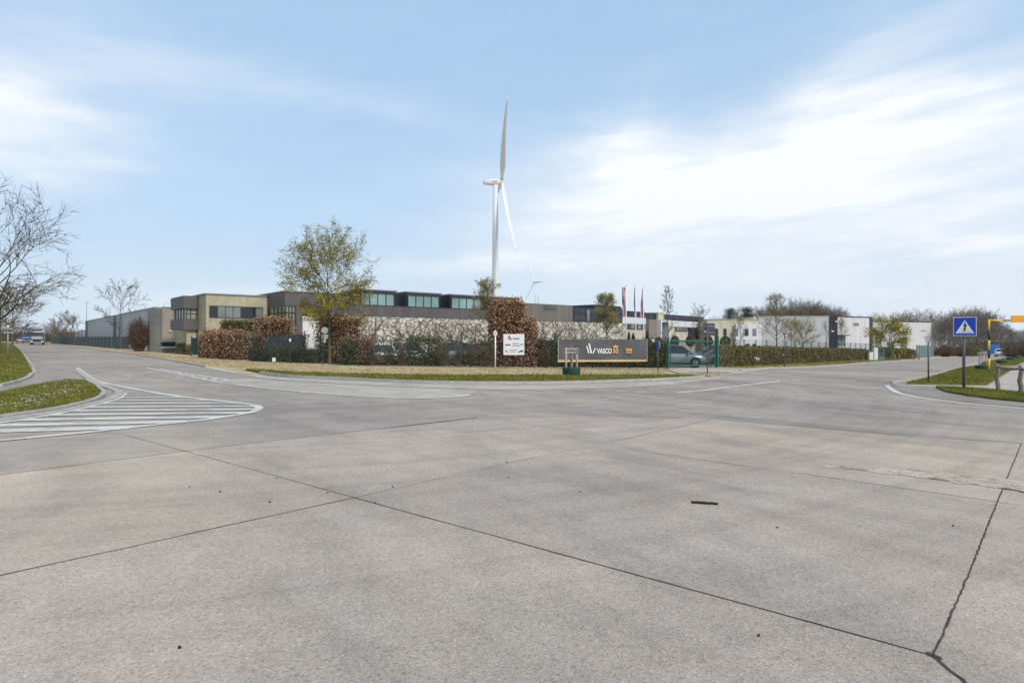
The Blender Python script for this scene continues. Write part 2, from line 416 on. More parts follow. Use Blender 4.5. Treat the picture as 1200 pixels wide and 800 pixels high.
def densify(pts, step):
    out = []
    for a, b in zip(pts[:-1], pts[1:]):
        a, b = Vector(a), Vector(b); n = max(1, int((b-a).length/step))
        out += [a.lerp(b, i/n) for i in range(n)]
    return out+[Vector(pts[-1])]
def text_mesh(txt, size, bold=0.0, xs=1.0):
    cu = bpy.data.curves.new('txt', 'FONT'); cu.body = txt; cu.size = size; cu.extrude = .004; cu.offset = bold
    ob = bpy.data.objects.new('txt', cu); C.objects.link(ob)
    dg = bpy.context.evaluated_depsgraph_get(); me = bpy.data.meshes.new_from_object(ob.evaluated_get(dg))
    vs = [(v.co.x*xs, v.co.y, v.co.z) for v in me.vertices]; fs = [tuple(p.vertices) for p in me.polygons]
    bpy.data.objects.remove(ob); bpy.data.curves.remove(cu); bpy.data.meshes.remove(me)
    return vs, fs

# ------------------------------------------------------------------ ground and roads
def world_ground():
    s = 1500
    structure(sheet('ground', [(-s, -s), (s, -s), (s, s), (-s, s)], M['dry'], -.03))
    road = GP([(12, 400.8), (52, 402.6), (75, 405.2), (106, 408.8), (150, 414.5), (190, 421), (242, 430), (275, 436), (300, 439.5), (340, 442),
               (400, 444), (480, 447.5), (560, 449), (640, 449), (700, 447.8), (780, 444.6), (830, 441.6), (850, 438.5), (865, 434.5), (900, 431.5), (930, 431), (990, 427.5), (1025, 424.5),
               (1077, 421.5), (1095, 419.6), (1135, 417.6), (1165, 415.6), (1200, 413.4), (1222, 412.0)])
    road = [Vector((-190, 215, 0))] + road + [Vector((260, 130, 0)), Vector((60, -40, 0)), Vector((-60, -40, 0)), Vector((-150, 100, 0))]
    structure(sheet('road', road, M['lane'], 0))
    near = [Vector((-14, 4.5, 0)), G(-200, 584), *GP([(0, 557), (217, 529), (333, 515), (442, 503), (560, 491.5), (700, 488), (840, 492), (1040, 509), (1196, 520)]), G(1400, 540), Vector((13, 5, 0)), Vector((16, -12, 0)), Vector((-16, -12, 0))]
    structure(sheet('concrete_slabs', near, M['slab'], .004))
    structure(sheet('concrete_slabs', GP([(415, 583.5), (600, 542), (730, 515), (765, 531), (850, 543), (1000, 564), (1168, 588), (1135, 674), (1094, 769), (700, 661.5)]), M['slabgrey'], .006))
    structure(sheet('concrete_slabs', GP([(730, 515), (832, 492), (840, 492), (1040, 509), (1197, 520), (1168, 588), (1000, 564), (850, 543), (765, 531)]), M['slabtan'], .0065))
    structure(sheet('concrete_slabs', GP([(0, 557), (217, 529), (290, 549), (415, 583.5), (0, 675), (-150, 708), (-150, 576)]), M['slabtan'], .006))
    # pale cycle strip beside the grass island and gate drive
    strip = GP([(290, 439), (340, 443), (400, 446), (480, 449.5), (560, 451.5), (640, 451.8), (720, 449.5), (790, 446), (845, 440.5)])
    lo = GP([(845, 443.5), (790, 450.5), (720, 455), (640, 456.5), (560, 455.6), (480, 452.6), (400, 448.6), (340, 445), (290, 440.6)])
    structure(sheet('cycle_path', strip+lo, M['pale'], .008))
    lay = GP([(262, 447.5), (275, 444), (300, 444), (340, 447), (400, 450.5), (480, 454.5), (560, 457.5), (552, 462), (530, 465), (490, 466.5), (450, 465.5), (400, 462.5), (350, 458.5), (300, 453)])
    structure(sheet('layby', lay, M['pale'], .006))
    drive = GP([(779, 433), (842, 429.2), (850, 431), (905, 432.2), (868, 437.5), (835, 441), (800, 438)])
    structure(sheet('gate_drive', drive, M['asphalt' if 0 else 'pale'], .012))
    yard = [G(430, 428)+V*2, G(780, 429)+V*1, G(1010, 420)+Vector((0, 4, 0)), Vector((90, 150, 0)), Vector((-30, 90, 0))]
    structure(sheet('car_park', yard, M['asphalt'], .0))
    # pale kerb of the grass island
    structure(sheet('footpath', GP([(286, 432.2), (350, 435.6), (480, 439), (660, 439.4), (780, 438.9), (800, 439.2)])+GP([(800, 440.6), (660, 440.9), (480, 440.6), (350, 437.2), (286, 433.4)]), M['pale'], .0))
world_ground()
BED = {}
def bed(name, pts, mat='turf', h=.06, kerb=.0, lab=None):
    w = [Vector((p[0], p[1], 0)) for p in pts]; rr = random.Random(len(name)); ww = densify(w+[w[0]], .35)[:-1] if name not in ('left_verge', 'far_right_verge') else w
    w = ww if ww is w else [p+Vector((rr.uniform(-1, 1), rr.uniform(-1, 1), 0))*.05 for p in ww]
    structure(sheet(name, w, M[mat], h, thick=h+.03))
    BED[name] = w
    return w
isl = GP([(288, 433.6), (350, 437.4), (480, 440.8), (660, 441), (780, 440.6), (822, 441.6), (780, 444.2), (700, 447.2), (640, 448.6), (560, 448.7), (480, 447.2), (400, 443.6), (340, 441), (305, 437)])
bed('grass_island', isl, h=.07)
gD = [Vector((-150, 220, 0)), *GP([(9, 401.5), (17, 405), (24, 411.5), (31, 422), (37, 432), (36, 438), (27, 444.5), (0, 452)]), G(-120, 470), Vector((-80, 25, 0))]
bed('left_verge', gD, h=.07)
gE_px = [(0, 462), (53, 451), (80, 446.4), (99, 447.5), (110, 453), (119.5, 462), (116, 466), (107, 470.6), (67, 480), (0, 490)]
gE = [*GP(gE_px), G(-120, 508), G(-120, 482)]
bed('daisy_verge', gE, h=.07)
gA = smooth_line(GP([(1062, 450), (1096, 441.5), (1128, 431.5), (1148, 429.8), (1172, 431)]), 2)+GP([(1186, 432.5), (1156, 451.4)])
bed('right_verge', gA, h=.07)
gB = GP([(1148, 428.2), (1152, 424.5), (1180, 419.6), (1200, 416.6), (1218, 413.6), (1225, 414.6), (1200, 424), (1190, 428.4), (1172, 428.8)])
bed('far_right_verge', gB, h=.07)
gC = [*smooth_line(GP([(1097, 454), (1110, 459.5), (1151, 466.4), (1200, 471.5), (1290, 482)]), 3), G(1290, 470), *GP([(1200, 461.4), (1140, 456)])]
bed('corner_verge', gC, h=.07)
# gritty margin beside the right-hand kerb line
structure(sheet('gravel_margin', GP([(1043, 451), (1062, 451.6), (1097, 455), (1112, 461), (1151, 468), (1200, 473.2), (1290, 483.5), (1290, 489), (1200, 477), (1130, 471), (1085, 465), (1058, 459)]), M['grit'], .008))
structure(sheet('pavement', GP([(1046, 449.2), (1062, 451), (1156, 452.4), (1188, 432.6), (1225, 415), (1260, 417), (1290, 440), (1290, 468), (1200, 460), (1140, 455), (1097, 453.2), (1052, 452.4)]), M['pale'], .009))
# kerbs
def kerb(name, pts, w, h, mat='kerb'):
    pts = densify(smooth_line(pts, 4), .8); mb = MB(); rings = []
    for i, p in enumerate(pts):
        a = pts[max(0, i-1)]; b = pts[min(len(pts)-1, i+1)]; d = Vector((b.x-a.x, b.y-a.y, 0)).normalized(); n = Vector((-d.y, d.x, 0))*w/2
        z = gz(p.x, p.y); q = Vector((p.x, p.y, 0))
        rings.append([(q-n)+Vector((0, 0, z-.05)), (q+n)+Vector((0, 0, z-.05)), (q+n)+Vector((0, 0, z+h)), (q-n)+Vector((0, 0, z+h))])
    mb.loft(rings); return structure(mb.build(name, M[mat]))
kerb('kerb', GP([(90, 434), (107, 445.5), (122, 452.5), (136, 457.5), (140, 461.5), (133, 466.5), (107, 474), (67, 483.2), (0, 493), (-120, 511)]), .22, .035)
kerb('kerb', GP([(99, 446.6), (111, 452.2), (121, 461.5), (117, 466.6), (107, 471.4), (67, 480.9), (0, 491), (-120, 509)]), .12, .085)
kerb('kerb', GP([(10, 401.6), (18, 405.5), (25, 412), (38, 432), (37, 439), (28, 445.4), (0, 453)]), .15, .085)
kerb('kerb', GP([(305, 437.6), (340, 441.6), (400, 444.2), (480, 447.8), (560, 449.3), (640, 449.2), (700, 447.9), (780, 444.8), (824, 441.9)]), .15, .09)
kerb('kerb', GP([(1044, 449.4), (1060, 446.8), (1085, 442.6), (1110, 435.6), (1128, 430.6), (1150, 424.2), (1180, 419.2), (1200, 416.3)]), .15, .10)
kerb('kerb', GP([(868, 434.5), (900, 431.7), (930, 431.2), (990, 427.7), (1025, 424.7), (1077, 421.7), (1095, 419.9)]), .15, .10)
kerb('kerb', GP([(52, 402.5), (75, 405.1), (106, 408.7), (150, 414.4), (190, 420.9), (242, 429.9)]), .15, .08)
# --- joints between the slabs
def joint(pts, w, jit=.35, mat='joint', step=.35, dz=.009):
    P = densify(GP(pts), step); rr = random.Random(hash(str(pts)) % 999)
    P = [p+Vector((rr.uniform(-1, 1), rr.uniform(-1, 1), 0))*w*.35 for p in P]
    return ribbon('slab_joint', P, w, M[mat], dz, jit)
joint([(107, 504), (150, 510.5), (290, 549), (415, 583.5), (700, 661.5), (1090, 768)], .0085)
joint([(0, 675), (415, 583.5)], .009)
joint([(415, 583.5), (600, 542), (730, 515)], .009, mat='jointlight')
joint([(-150, 708), (0, 675)], .009)
joint([(730, 515), (832, 492)], .018, mat='jointlight')
joint([(1092, 768), (1112, 785), (1180, 840)], .014, .35, step=.04)
joint([(1197, 520), (1170, 585), (1135, 674), (1094, 769)], .011, .3, step=.05)
joint([(1086, 765), (1104, 775)], .026, .6, step=.03)
joint([(0, 557), (217, 529)], .016, mat='joint', dz=.0095)
joint([(217, 529), (333, 515), (442, 503)], .022, mat='jointlight')
joint([(-100, 570), (0, 557)], .02, mat='joint')
joint([(840, 492), (1040, 509), (1197, 520)], .024, mat='joint', dz=.0095)
joint([(1197, 520), (1300, 527)], .03, mat='jointlight')
joint([(765, 531), (850, 543), (1000, 564), (1200, 593)], .009, mat='jointlight')
joint([(442, 503), (560, 489)], .05, mat='jointlight')
def crack(pts, w, step):
    joint(pts, w, .9, 'joint', step)
crack([(1060, 557), (1110, 564), (1150, 569), (1200, 577), (1260, 587)], .03, .05)
crack([(985, 549), (1060, 557)], .015, .08)
def ragged(pts, seed, amp):
    rr = random.Random(seed); P = GP(pts); P = densify(P+[P[0]], .12)[:-1]
    return [p+Vector((rr.uniform(-1, 1), rr.uniform(-1, 1), 0))*amp for p in P]
structure(sheet('spalled_patch', ragged([(960, 545), (1010, 548), (1060, 549.5), (1120, 556), (1160, 560), (1200, 566), (1260, 574), (1260, 587), (1200, 577.5), (1120, 566), (1060, 557.5), (985, 549.5)], 3, .11), M['spall'], .0105))
# --- markings
def line(pts, w, sm=True, dz=.012):
    P = GP(pts); P = smooth_line(P, 5) if sm else P
    return ribbon('road_marking', P, w, M['mark'], dz)
line([(91, 431.5), (107, 443.5), (125, 449.5), (165, 457.3), (213, 465), (277, 472), (296, 474.6), (303, 477), (302, 480), (291, 484), (240, 492), (173, 499), (107, 506.3), (0, 516.5), (-120, 529)], .19)
line([(146, 460), (144, 463.5), (133, 469), (107, 476), (67, 485), (27, 492), (0, 495.7), (-120, 514)], .15)
def inter(poly, y):     # px where a pixel polyline crosses py=y
    for (x0, y0), (x1, y1) in zip(poly[:-1], poly[1:]):
        if min(y0, y1) <= y <= max(y0, y1) and y0 != y1: return x0+(x1-x0)*(y-y0)/(y1-y0)
lin = [(144, 459), (144, 463.5), (133, 469), (107, 476), (67, 485), (27, 492), (0, 495.7), (-120, 514)]
rup = [(165, 457.3), (213, 465), (277, 472), (300, 476), (303, 478)]
rlo = [(303, 478), (302, 480), (291, 484), (240, 492), (173, 499), (107, 506.3), (0, 516.5)]
for yl in (460.4, 463.2, 466.2, 469.6, 473.2, 477.2, 481.5, 486.4, 492.2, 499, 507):
    xl = inter(lin, yl)
    if xl is None or xl < -60: xl = -60
    yr = yl-.9 if yl < 478 else yl-1.2-(yl-478)*.16
    xr = inter(rup, yr) if yr < 477.9 else inter(rlo, yr)
    if xr is None: continue
    line([(xl, yl), ((xl+xr)/2, (yl+yr)/2-.1), (xr, yr)], .11+.0066*(yl-455), dz=.0115)
# mid-road hatch
line([(171, 431), (208, 438), (253, 447.5), (258, 448.6), (300, 453.5), (350, 459), (400, 463), (450, 466), (490, 467), (530, 465.4), (552, 462.7)], .17)
line([(187, 432.4), (239, 441.2), (267, 445.4)], .18)
for a, b in (((196, 435.4), (200, 434.3)), ((208, 438), (215, 436.8)), ((221, 441), (230, 439.5)), ((234, 443.8), (244, 442)), ((245, 446), (256, 443.9)), ((256, 448), (268, 445.4))):
    line([a, b], .2, False)
line([(242, 430.2), (275, 436.3)], .25, False)
line([(300, 441.5), (340, 445.2), (400, 449.2), (480, 453.2), (560, 456.1), (640, 457.1)], .22)
for x0, x1, y in ((660, 688, 457), (700, 712, 457.9), (722, 734, 458.8), (745, 757, 459.5), (766, 780, 460)):
    line([(x0, y), (x1, y+.2)], .2, False)
line([(793, 460.4), (830, 457), (860, 453), (915, 446.6)], .22)
for x0, y0, x1, y1 in ((866, 444.4, 877, 443.9), (884, 442.7, 899, 442.3), (928, 445.6, 938, 445.5), (966, 444.5, 976, 445), (990, 446, 1002, 446.6), (1014, 448.2, 1032, 449), (1020, 455, 1030, 455.2)):
    line([(x0, y0), (x1, y1)], .25, False)
line([(1039, 451.4), (1045, 456.6), (1056, 461.6), (1081, 467), (1130, 473.2), (1200, 479.5), (1290, 490)], .18)
line([(1055, 481), (1085, 483)], .12, False)

# --- grass
def scatter_blades(name, poly, density, h, w, mat, seed, hz=.07, cap=60000, kind=True, dmax=None):
    rng = np.random.default_rng(seed)
    P = [Vector((p[0], p[1], 0)) for p in poly]
    tri = geometry.tessellate_polygon([P]); T = np.array([[P[i][:2] for i in t] for t in tri])
    a = .5*np.abs((T[:, 1, 0]-T[:, 0, 0])*(T[:, 2, 1]-T[:, 0, 1])-(T[:, 2, 0]-T[:, 0, 0])*(T[:, 1, 1]-T[:, 0, 1]))
    n = int(min(cap, a.sum()*density))
    ti = rng.choice(len(T), n, p=a/a.sum()); r1 = np.sqrt(rng.random(n)); r2 = rng.random(n)
    q = T[ti, 0]*(1-r1)[:, None]+T[ti, 1]*(r1*(1-r2))[:, None]+T[ti, 2]*(r1*r2)[:, None]
    if dmax: q = q[(q[:, 1] < dmax) & (q[:, 1] > 0)]; n = len(q)
    # clumping
    keep = rng.random(n) < (.55+.45*np.sin(q[:, 0]*2.1+3*np.sin(q[:, 1]*1.3))*np.cos(q[:, 1]*1.7+q[:, 0]))
    q = q[keep | (rng.random(n) < .5)]; n = len(q)
    z = -0.0115*q[:, 0]-.0027*q[:, 1]+hz
    ang = rng.random(n)*math.pi*2; hh = h*(.4+.9*rng.random(n)); ww = w*(.6+.8*rng.random(n))
    dx, dy = np.cos(ang)*ww/2, np.sin(ang)*ww/2
    lx, ly = rng.normal(0, .45, n)*hh, rng.normal(0, .45, n)*hh
    v = np.empty((n, 3, 3)); v[:, 0] = np.c_[q[:, 0]-dx, q[:, 1]-dy, z]; v[:, 1] = np.c_[q[:, 0]+dx, q[:, 1]+dy, z]; v[:, 2] = np.c_[q[:, 0]+lx, q[:, 1]+ly, z+hh]
    o = raw_mesh(name, v.reshape(-1, 3), np.arange(n*3).reshape(-1, 3), mat)
    o['kind'] = 'stuff'; return o
def grass(poly, density, h, w, seed, label, mat='blade', **k):
    o = scatter_blades('grass', poly, density, h, w, M[mat], seed, **k)
    tag(o, label, 'grass'); return o
grass(gE, 900, .055, .02, 1, 'short green grass of the daisy-strewn verge at the left kerb', cap=90000)
grass([*GP([(9, 403), (17, 405), (24, 411.5), (37, 432), (36, 438), (27, 444.5), (0, 452)]), G(-40, 455), G(-30, 404)], 160, .08, .04, 2, 'green and brown grass of the verge under the left bare trees', cap=80000)
grass(isl, 260, .08, .035, 3, 'green grass strip before the long dark banner and hedges', cap=90000)
grass(gA, 260, .08, .035, 4, 'short grass of the triangular right verge below the give-way sign', cap=60000)
grass(gC, 700, .05, .022, 5, 'green grass of the curved corner verge at the blue sign', cap=70000, dmax=40)
grass(gB, 60, .09, .05, 6, 'grass of the far right verge with the planters', cap=30000)
vergeL = GP([(150, 413.6), (242, 428.4), (290, 431.6), (480, 438.4), (660, 439), (780, 438.4), (780, 432), (640, 431.4), (420, 430), (310, 425), (235, 419.5), (160, 412.5)])
grass(vergeL, 55, .07, .05, 7, 'sparse straw-coloured grass between the footpath and the mesh fence', 'dryblade', hz=-.03, cap=40000)
grass(GP([(842, 430.8), (905, 431.2), (990, 427), (1060, 421.5), (1022, 420.4), (870, 427.9)]), 60, .08, .05, 8, 'thin yellow-green grass at the foot of the clipped right hedge', 'blade', hz=-.03, cap=20000)
grass(GP([(785, 439.4), (835, 440.6), (862, 437), (840, 436), (800, 437)]), 120, .08, .05, 15, 'tuft of pale grass at the foot of the large back-facing sign', 'dryblade', hz=.0, cap=8000)
def daisies():
    rng = random.Random(3); mb = MB()
    cen = [(70, 450), (85, 449), (40, 474), (35, 477), (52, 472), (75, 463), (82, 461), (60, 466), (30, 470), (95, 455), (55, 457), (15, 480)]
    for i in range(340):
        cx, cy = rng.choice(cen); p = G(max(2, cx+rng.gauss(0, 9)), max(448, cy+rng.gauss(0, 2.6)), .12)
        r = rng.uniform(.012, .024); n = 6
        mb.add([p+Vector((math.cos(k*math.pi/3)*r, math.sin(k*math.pi/3)*r, rng.uniform(0, .008))) for k in range(n)], [tuple(range(n))])
    tag(mb.build('daisies', M['petal'], fix=False), 'white daisies scattered in the left kerbside grass', 'flowers', kind='stuff')
daisies()
def stick():
    a = G(810, 590); b = G(841, 592); mb = MB(); rng = random.Random(2); n = 9; rings = []
    for i in range(n+1):
        p = a.lerp(b, i/n)+Vector((rng.uniform(-.004, .004), rng.uniform(-.006, .006), .018)); r = .013*(1.15-.5*abs(i/n-.4))
        rings.append([p+Vector((0, math.cos(t)*r, math.sin(t)*r)) for t in (0, 1.05, 2.1, 3.14, 4.2, 5.2)])
    mb.loft(rings); tag(mb.build('stick', M['stick']), 'short dark broken stick lying on the concrete', 'stick')
stick()
for i, (x, y) in enumerate(((258, 577), (222, 571), (316, 589), (324, 561), (384, 578), (460, 571), (594, 542), (680, 577), (889, 746), (911, 619), (1117, 617), (596, 560), (210, 760), (440, 590), (555, 493))):
    p = G(x, y, .012); rng = random.Random(i); s = rng.uniform(.005, .010); mb = MB(); n = 7
    mb.loft([[p+Vector((math.cos(t*.9)*s*k*rng.uniform(.7, 1.3)*1.5, math.sin(t*.9)*s*k*rng.uniform(.7, 1.3), dz)) for t in range(n)] for k, dz in ((.7, -.010), (1, -.004), (.5, .006))])
    tag(mb.build('debris', M['stick']), 'small dark scrap of leaf litter on the bare concrete', 'litter', 'scraps of litter on the concrete')

# ------------------------------------------------------------------ trees
def tubes(segs, n=3):
    A = np.array([s[0] for s in segs]); B = np.array([s[1] for s in segs]); r0 = np.array([s[2] for s in segs]); r1 = np.array([s[3] for s in segs])
    D = B-A; D /= np.linalg.norm(D, axis=1)[:, None]+1e-9
    ref = np.where(np.abs(D[:, 2:3]) < .9, np.array([[0, 0, 1.]]), np.array([[1., 0, 0]]))
    X = np.cross(D, ref); X /= np.linalg.norm(X, axis=1)[:, None]; Yv = np.cross(D, X)
    m = len(segs); v = np.empty((m, 2*n, 3))
    for i in range(n):
        t = 2*math.pi*i/n; o = X*math.cos(t)+Yv*math.sin(t)
        v[:, i] = A+o*r0[:, None]; v[:, n+i] = B+o*r1[:, None]
    base = (np.arange(m)*2*n)[:, None]
    f = np.concatenate([base+np.array([[i, (i+1) % n, n+(i+1) % n, n+i]]) for i in range(n)])
    return v.reshape(-1, 3), f
def gen(seed, H, RW, clear, rt, nl=16, lv=3, droop=.0, ang=50, kids=6, env='round', twr=.010, wob=.12, drift=.05, limbk=.62):
    """returns thick segs, thin segs, tips (unit metres, trunk foot at 0)"""
    rg = np.random.default_rng(seed); thick = []; thin = []; tips = []
    def rot(d, a):
        o = rg.normal(size=3); o -= o.dot(d)*d; o /= np.linalg.norm(o)+1e-9
        return d*math.cos(a)+o*math.sin(a)
    def br(p, d, L, r, level, pt=True):
        ns = 5 if level <= 1 else (3 if level == 2 else 2); q = p.copy(); rr = r; seg = L/ns
        for i in range(ns):
            d = d+rg.normal(size=3)*wob+np.array([0, 0, (drift if level < 3 else .06)-droop]); d /= np.linalg.norm(d)
            q2 = q+d*seg; r2 = max(twr*.6, r*(1-.75*(i+1)/ns))
            pt = pt and rr > max(.03, 1.35*twr); (thick if pt else thin).append((q, q2, rr, r2)); q = q2; rr = r2
            if level < lv and (i > 0 or level > 1):
                for _ in range(max(1, int(round(kids/ns*(1.3 if i == ns-1 else 1))))):
                    br(q.copy(), rot(d, R(rg.uniform(22, 55))), L*(.55-.22*i/ns)*rg.uniform(.7, 1.2), max(twr, rr*.62), level+1, pt)
        tips.append((q, level))
    # trunk
    q = np.zeros(3); d = np.array([0, 0, 1.]); n = 14; seg = H*.9/n; limbs = []
    for i in range(n):
        d = d+rg.normal(size=3)*.035+np.array([0, 0, .2]); d /= np.linalg.norm(d)
        q2 = q+d*seg; r0 = rt*(1-.9*i/n)**1.1+.012; r1 = rt*(1-.9*(i+1)/n)**1.1+.012
        thick.append((q, q2, r0*(1.25 if i == 0 else 1), r1)); q = q2
        h = (i+1)/n*.9
        if h*H > clear: limbs.append((q.copy(), h, r1))
    tips.append((q, 0))
    for k in range(nl):
        s = (k+.5)/nl; j = min(len(limbs)-1, int(s**.85*len(limbs))); p, h, r = limbs[j]
        t = (h*H-clear)/(H-clear)
        e = {'round': math.sqrt(max(.05, 1-(t*1.15-.45)**2*1.9)), 'cone': 1.05-t*.85, 'vase': .45+.6*(1-abs(t-.5)), 'col': .5+.5*(1-t)}[env]
        az = k*2.4+rg.uniform(-.4, .4); a = R(ang*(1.15-.75*t)+rg.uniform(-8, 8))
        dd = np.array([math.cos(az)*math.sin(a), math.sin(az)*math.sin(a), math.cos(a)])
        br(p.copy(), dd, RW*e*rg.uniform(.85, 1.12)/max(.55, math.sin(a)), max(.02, r*limbk), 1)
    return thick, thin, tips
def fit(sets, H, RW, clear):
    allp = np.concatenate([np.array([s[1] for s in sets[0]]), np.array([s[1] for s in sets[1]]) if sets[1] else np.zeros((0, 3))])
    zx = np.percentile(allp[:, 2], 99.7); rw = np.percentile(np.hypot(allp[:, 0], allp[:, 1]), 98)
    return RW/rw, H/zx
def make_tree(name, label, base, H, RW, clear, rt, seed, barkm='bark', twigm='twig', leafm=None, nleaf=0, lsize=.07, group=None, cat='tree', leafspread=.18, clump=1.0, **kw):
    root = empty(name, base, label, cat, group)
    thick, thin, tips = gen(seed, H, RW, clear, rt, **kw)
    sx, sz = fit((thick, thin), H, RW, clear); b = np.array(base)
    sc = np.array([sx, sx, sz])
    def tr(v): return v*sc+b
    v, f = tubes(thick, 6); raw_mesh('trunk', tr(v), f, M[barkm], root, True)
    cv, cf = tubes(thin, 3) if thin else (np.zeros((0, 3)), np.zeros((0, 4), int))
    if leafm and nleaf:
        if len(thin): raw_mesh('twigs', tr(cv), cf, M[twigm], root)
        rg = np.random.default_rng(seed+7)
        src = np.array([s[1] for s in thin]) if len(thin) else np.array([t[0] for t in tips])
        src = src*sc
        pool = rg.choice(len(src), max(1, int(len(src)*clump)), replace=False); idx = pool[rg.integers(0, len(pool), nleaf)]; c = src[idx]+rg.normal(0, leafspread, (nleaf, 3))
        raw_mesh('crown', leaf_quads(c+b, lsize, rg), np.arange(nleaf*4).reshape(-1, 4), M[leafm], root)
    elif len(thin): raw_mesh('crown', tr(cv), cf, M[twigm], root)
    return root
def leaf_quads(c, size, rg, asp=.6):
    n = len(c); a = rg.normal(size=(n, 3)); a /= np.linalg.norm(a, axis=1)[:, None]
    t = rg.normal(size=(n, 3)); b = np.cross(a, t); b /= np.linalg.norm(b, axis=1)[:, None]
    s = size*(.6+.8*rg.random(n))[:, None]
    v = np.empty((n, 4, 3)); v[:, 0] = c-a*s*.5; v[:, 1] = c+b*s*.5*asp; v[:, 2] = c+a*s*.5; v[:, 3] = c-b*s*.5*asp
    return v.reshape(-1, 3)
def tree_px(name, label, px, Y, top, halfpx, clearpx, seed, base_py=None, **k):
    """clearpx = rows from the foot to the lowest limb"""
    base = GY(px, Y); s = Y/F
    H = zat(top, Y)-base.z; foot = base_py if base_py else 400-(base.z-EYE)/s
    return make_tree(name, label, base, H, halfpx*s, max(.3, (foot-clearpx)*s), k.pop('rt', H*.014), seed, **k)

tree_px('bare_tree', 'tall bare spreading tree with mossy trunk at the left edge of the photo', -2, 59, 210, 92, 362, 11, rt=.30, barkm='barkgreen', nl=19, kids=8, lv=3, env='round', ang=68, twr=.028, wob=.14, drift=.02, limbk=.85)
tree_px('bare_tree', 'brown twiggy bare tree just behind the tall left-edge tree', 14, 82, 328, 32, 385, 12, rt=.16, twigm='twigred', nl=16, kids=8, ang=58, twr=.036)
tree_px('bare_tree', 'second brown bare tree further down the left verge', 8, 110, 345, 36, 390, 13, rt=.16, twigm='twigred', nl=16, kids=7, ang=58, twr=.032)
tree_px('bare_tree', 'far bare tree at the left verge above the lorries', 14, 150, 372, 26, 395, 14, rt=.14, twigm='twigred', nl=14, kids=7, ang=55, twr=.042)
tree_px('bare_tree', 'bare round-crowned tree before the left grey warehouse', 139.5, 105, 325, 31, 383, 21, rt=.21, nl=17, kids=7, ang=62, limbk=.8, twr=.036, drift=.04)
for i, (px, Y, t, w, s) in enumerate(((78, 150, 363, 12, 3), (87, 138, 366, 10, 5), (66, 175, 372, 10, 8))):
    tree_px('bare_tree', ('budding bushy bare tree at the far end of the left warehouse', 'smaller twin-stemmed bare tree beside the left warehouse end', 'faint far bare tree right of the grey lorry')[i], px, Y, t, w, 393, 30+s, rt=.15, twigm='twigred', nl=16, kids=7, ang=52, twr=.04)
tree_px('budding_tree', 'large tree with olive spring buds beside the round and square signs', 386.5, 46, 265, 54, 373, 43, rt=.17, barkm='barkgreen', nl=40, kids=8, lv=3, ang=70, twr=.013, leafm='bud', nleaf=14000, lsize=.11, env='round', leafspread=.10, clump=.6, drift=.005)
tree_px('budding_tree', 'thin yellow-green budding tree left of the tall brown beech block', 572, 47, 326, 24, 400, 44, rt=.07, nl=26, kids=7, ang=52, twr=.013, leafm='budpale', nleaf=5500, lsize=.08, env='cone', leafspread=.10, twigm='twiggrey', drift=.03)
tree_px('budding_tree', 'conical yellow-green budding tree behind the middle of the banner', 711, 50, 344, 19, 398, 45, rt=.08, nl=30, kids=7, ang=62, twr=.012, drift=.02, leafm='budpale', nleaf=7500, lsize=.08, env='cone', leafspread=.10)
tree_px('young_tree', 'slender leafless young tree growing from the green planter ring by the banner', 668.5, 31.5, 364, 19, 398, 46, rt=.028, nl=16, kids=7, lv=2, ang=62, twr=.009, twigm='twiggrey', barkm='stake')
tree_px('bare_tree', 'tall narrow bare tree above the left end of the green gate', 785, 56, 334, 11, 400, 47, rt=.07, nl=26, kids=6, ang=42, twr=.015, env='col', twigm='twiggrey')
tree_px('bare_tree', 'low bare tree behind the square back-facing sign at the gate', 818, 58, 355, 14, 395, 48, rt=.07, nl=18, kids=7, ang=52, twr=.015, twigm='twiggrey')
tree_px('bare_tree', 'tall thin bare tree in front of the cream building, right of the gate', 868, 66, 366, 10, 398, 49, rt=.06, nl=18, kids=5, ang=45, twr=.015, twigm='twiggrey', leafm='budpale', nleaf=160, lsize=.07)
tree_px('budding_tree', 'tall bare-topped tree behind the clipped hedge near the small back-facing sign', 910.5, 70, 343, 19, 402, 50, rt=.09, nl=30, kids=7, ang=58, twr=.017, env='cone', twigm='twiggrey', leafm='budpale', nleaf=2200, lsize=.09)
tree_px('budding_tree', 'bare tree with yellowish buds before the grey warehouse, right of the taller one', 941, 73, 368, 18, 400, 51, rt=.09, nl=28, kids=7, ang=58, twr=.017, twigm='twiggrey', leafm='bud', nleaf=2000, lsize=.10)
tree_px('bare_tree', 'pale upright tree against the dark panel of the right warehouse', 986, 90, 372, 8, 398, 52, rt=.07, nl=16, kids=5, ang=35, twr=.01, env='col', leafm='budpale', nleaf=900, lsize=.10)
tree_px('bare_tree', 'faint slim bare tree left of the dark warehouse panel', 968, 90, 374, 6, 398, 53, rt=.05, nl=12, kids=4, ang=35, twr=.01, env='col', leafm='budpale', nleaf=250, lsize=.09)
tree_px('budding_tree', 'round golden budding tree beside the dark green far gate', 1043, 88, 369, 24, 408, 54, rt=.12, nl=30, kids=8, ang=72, twr=.018, drift=0, leafm='bud', nleaf=6500, lsize=.17, clump=.5, leafspread=.16)
tree_px('budding_tree', 'small budding tree at the foot of the tall tree by the clipped hedge', 926, 76, 378, 12, 402, 55, rt=.07, nl=16, kids=5, ang=50, twr=.01, leafm='bud', nleaf=700, lsize=.09)
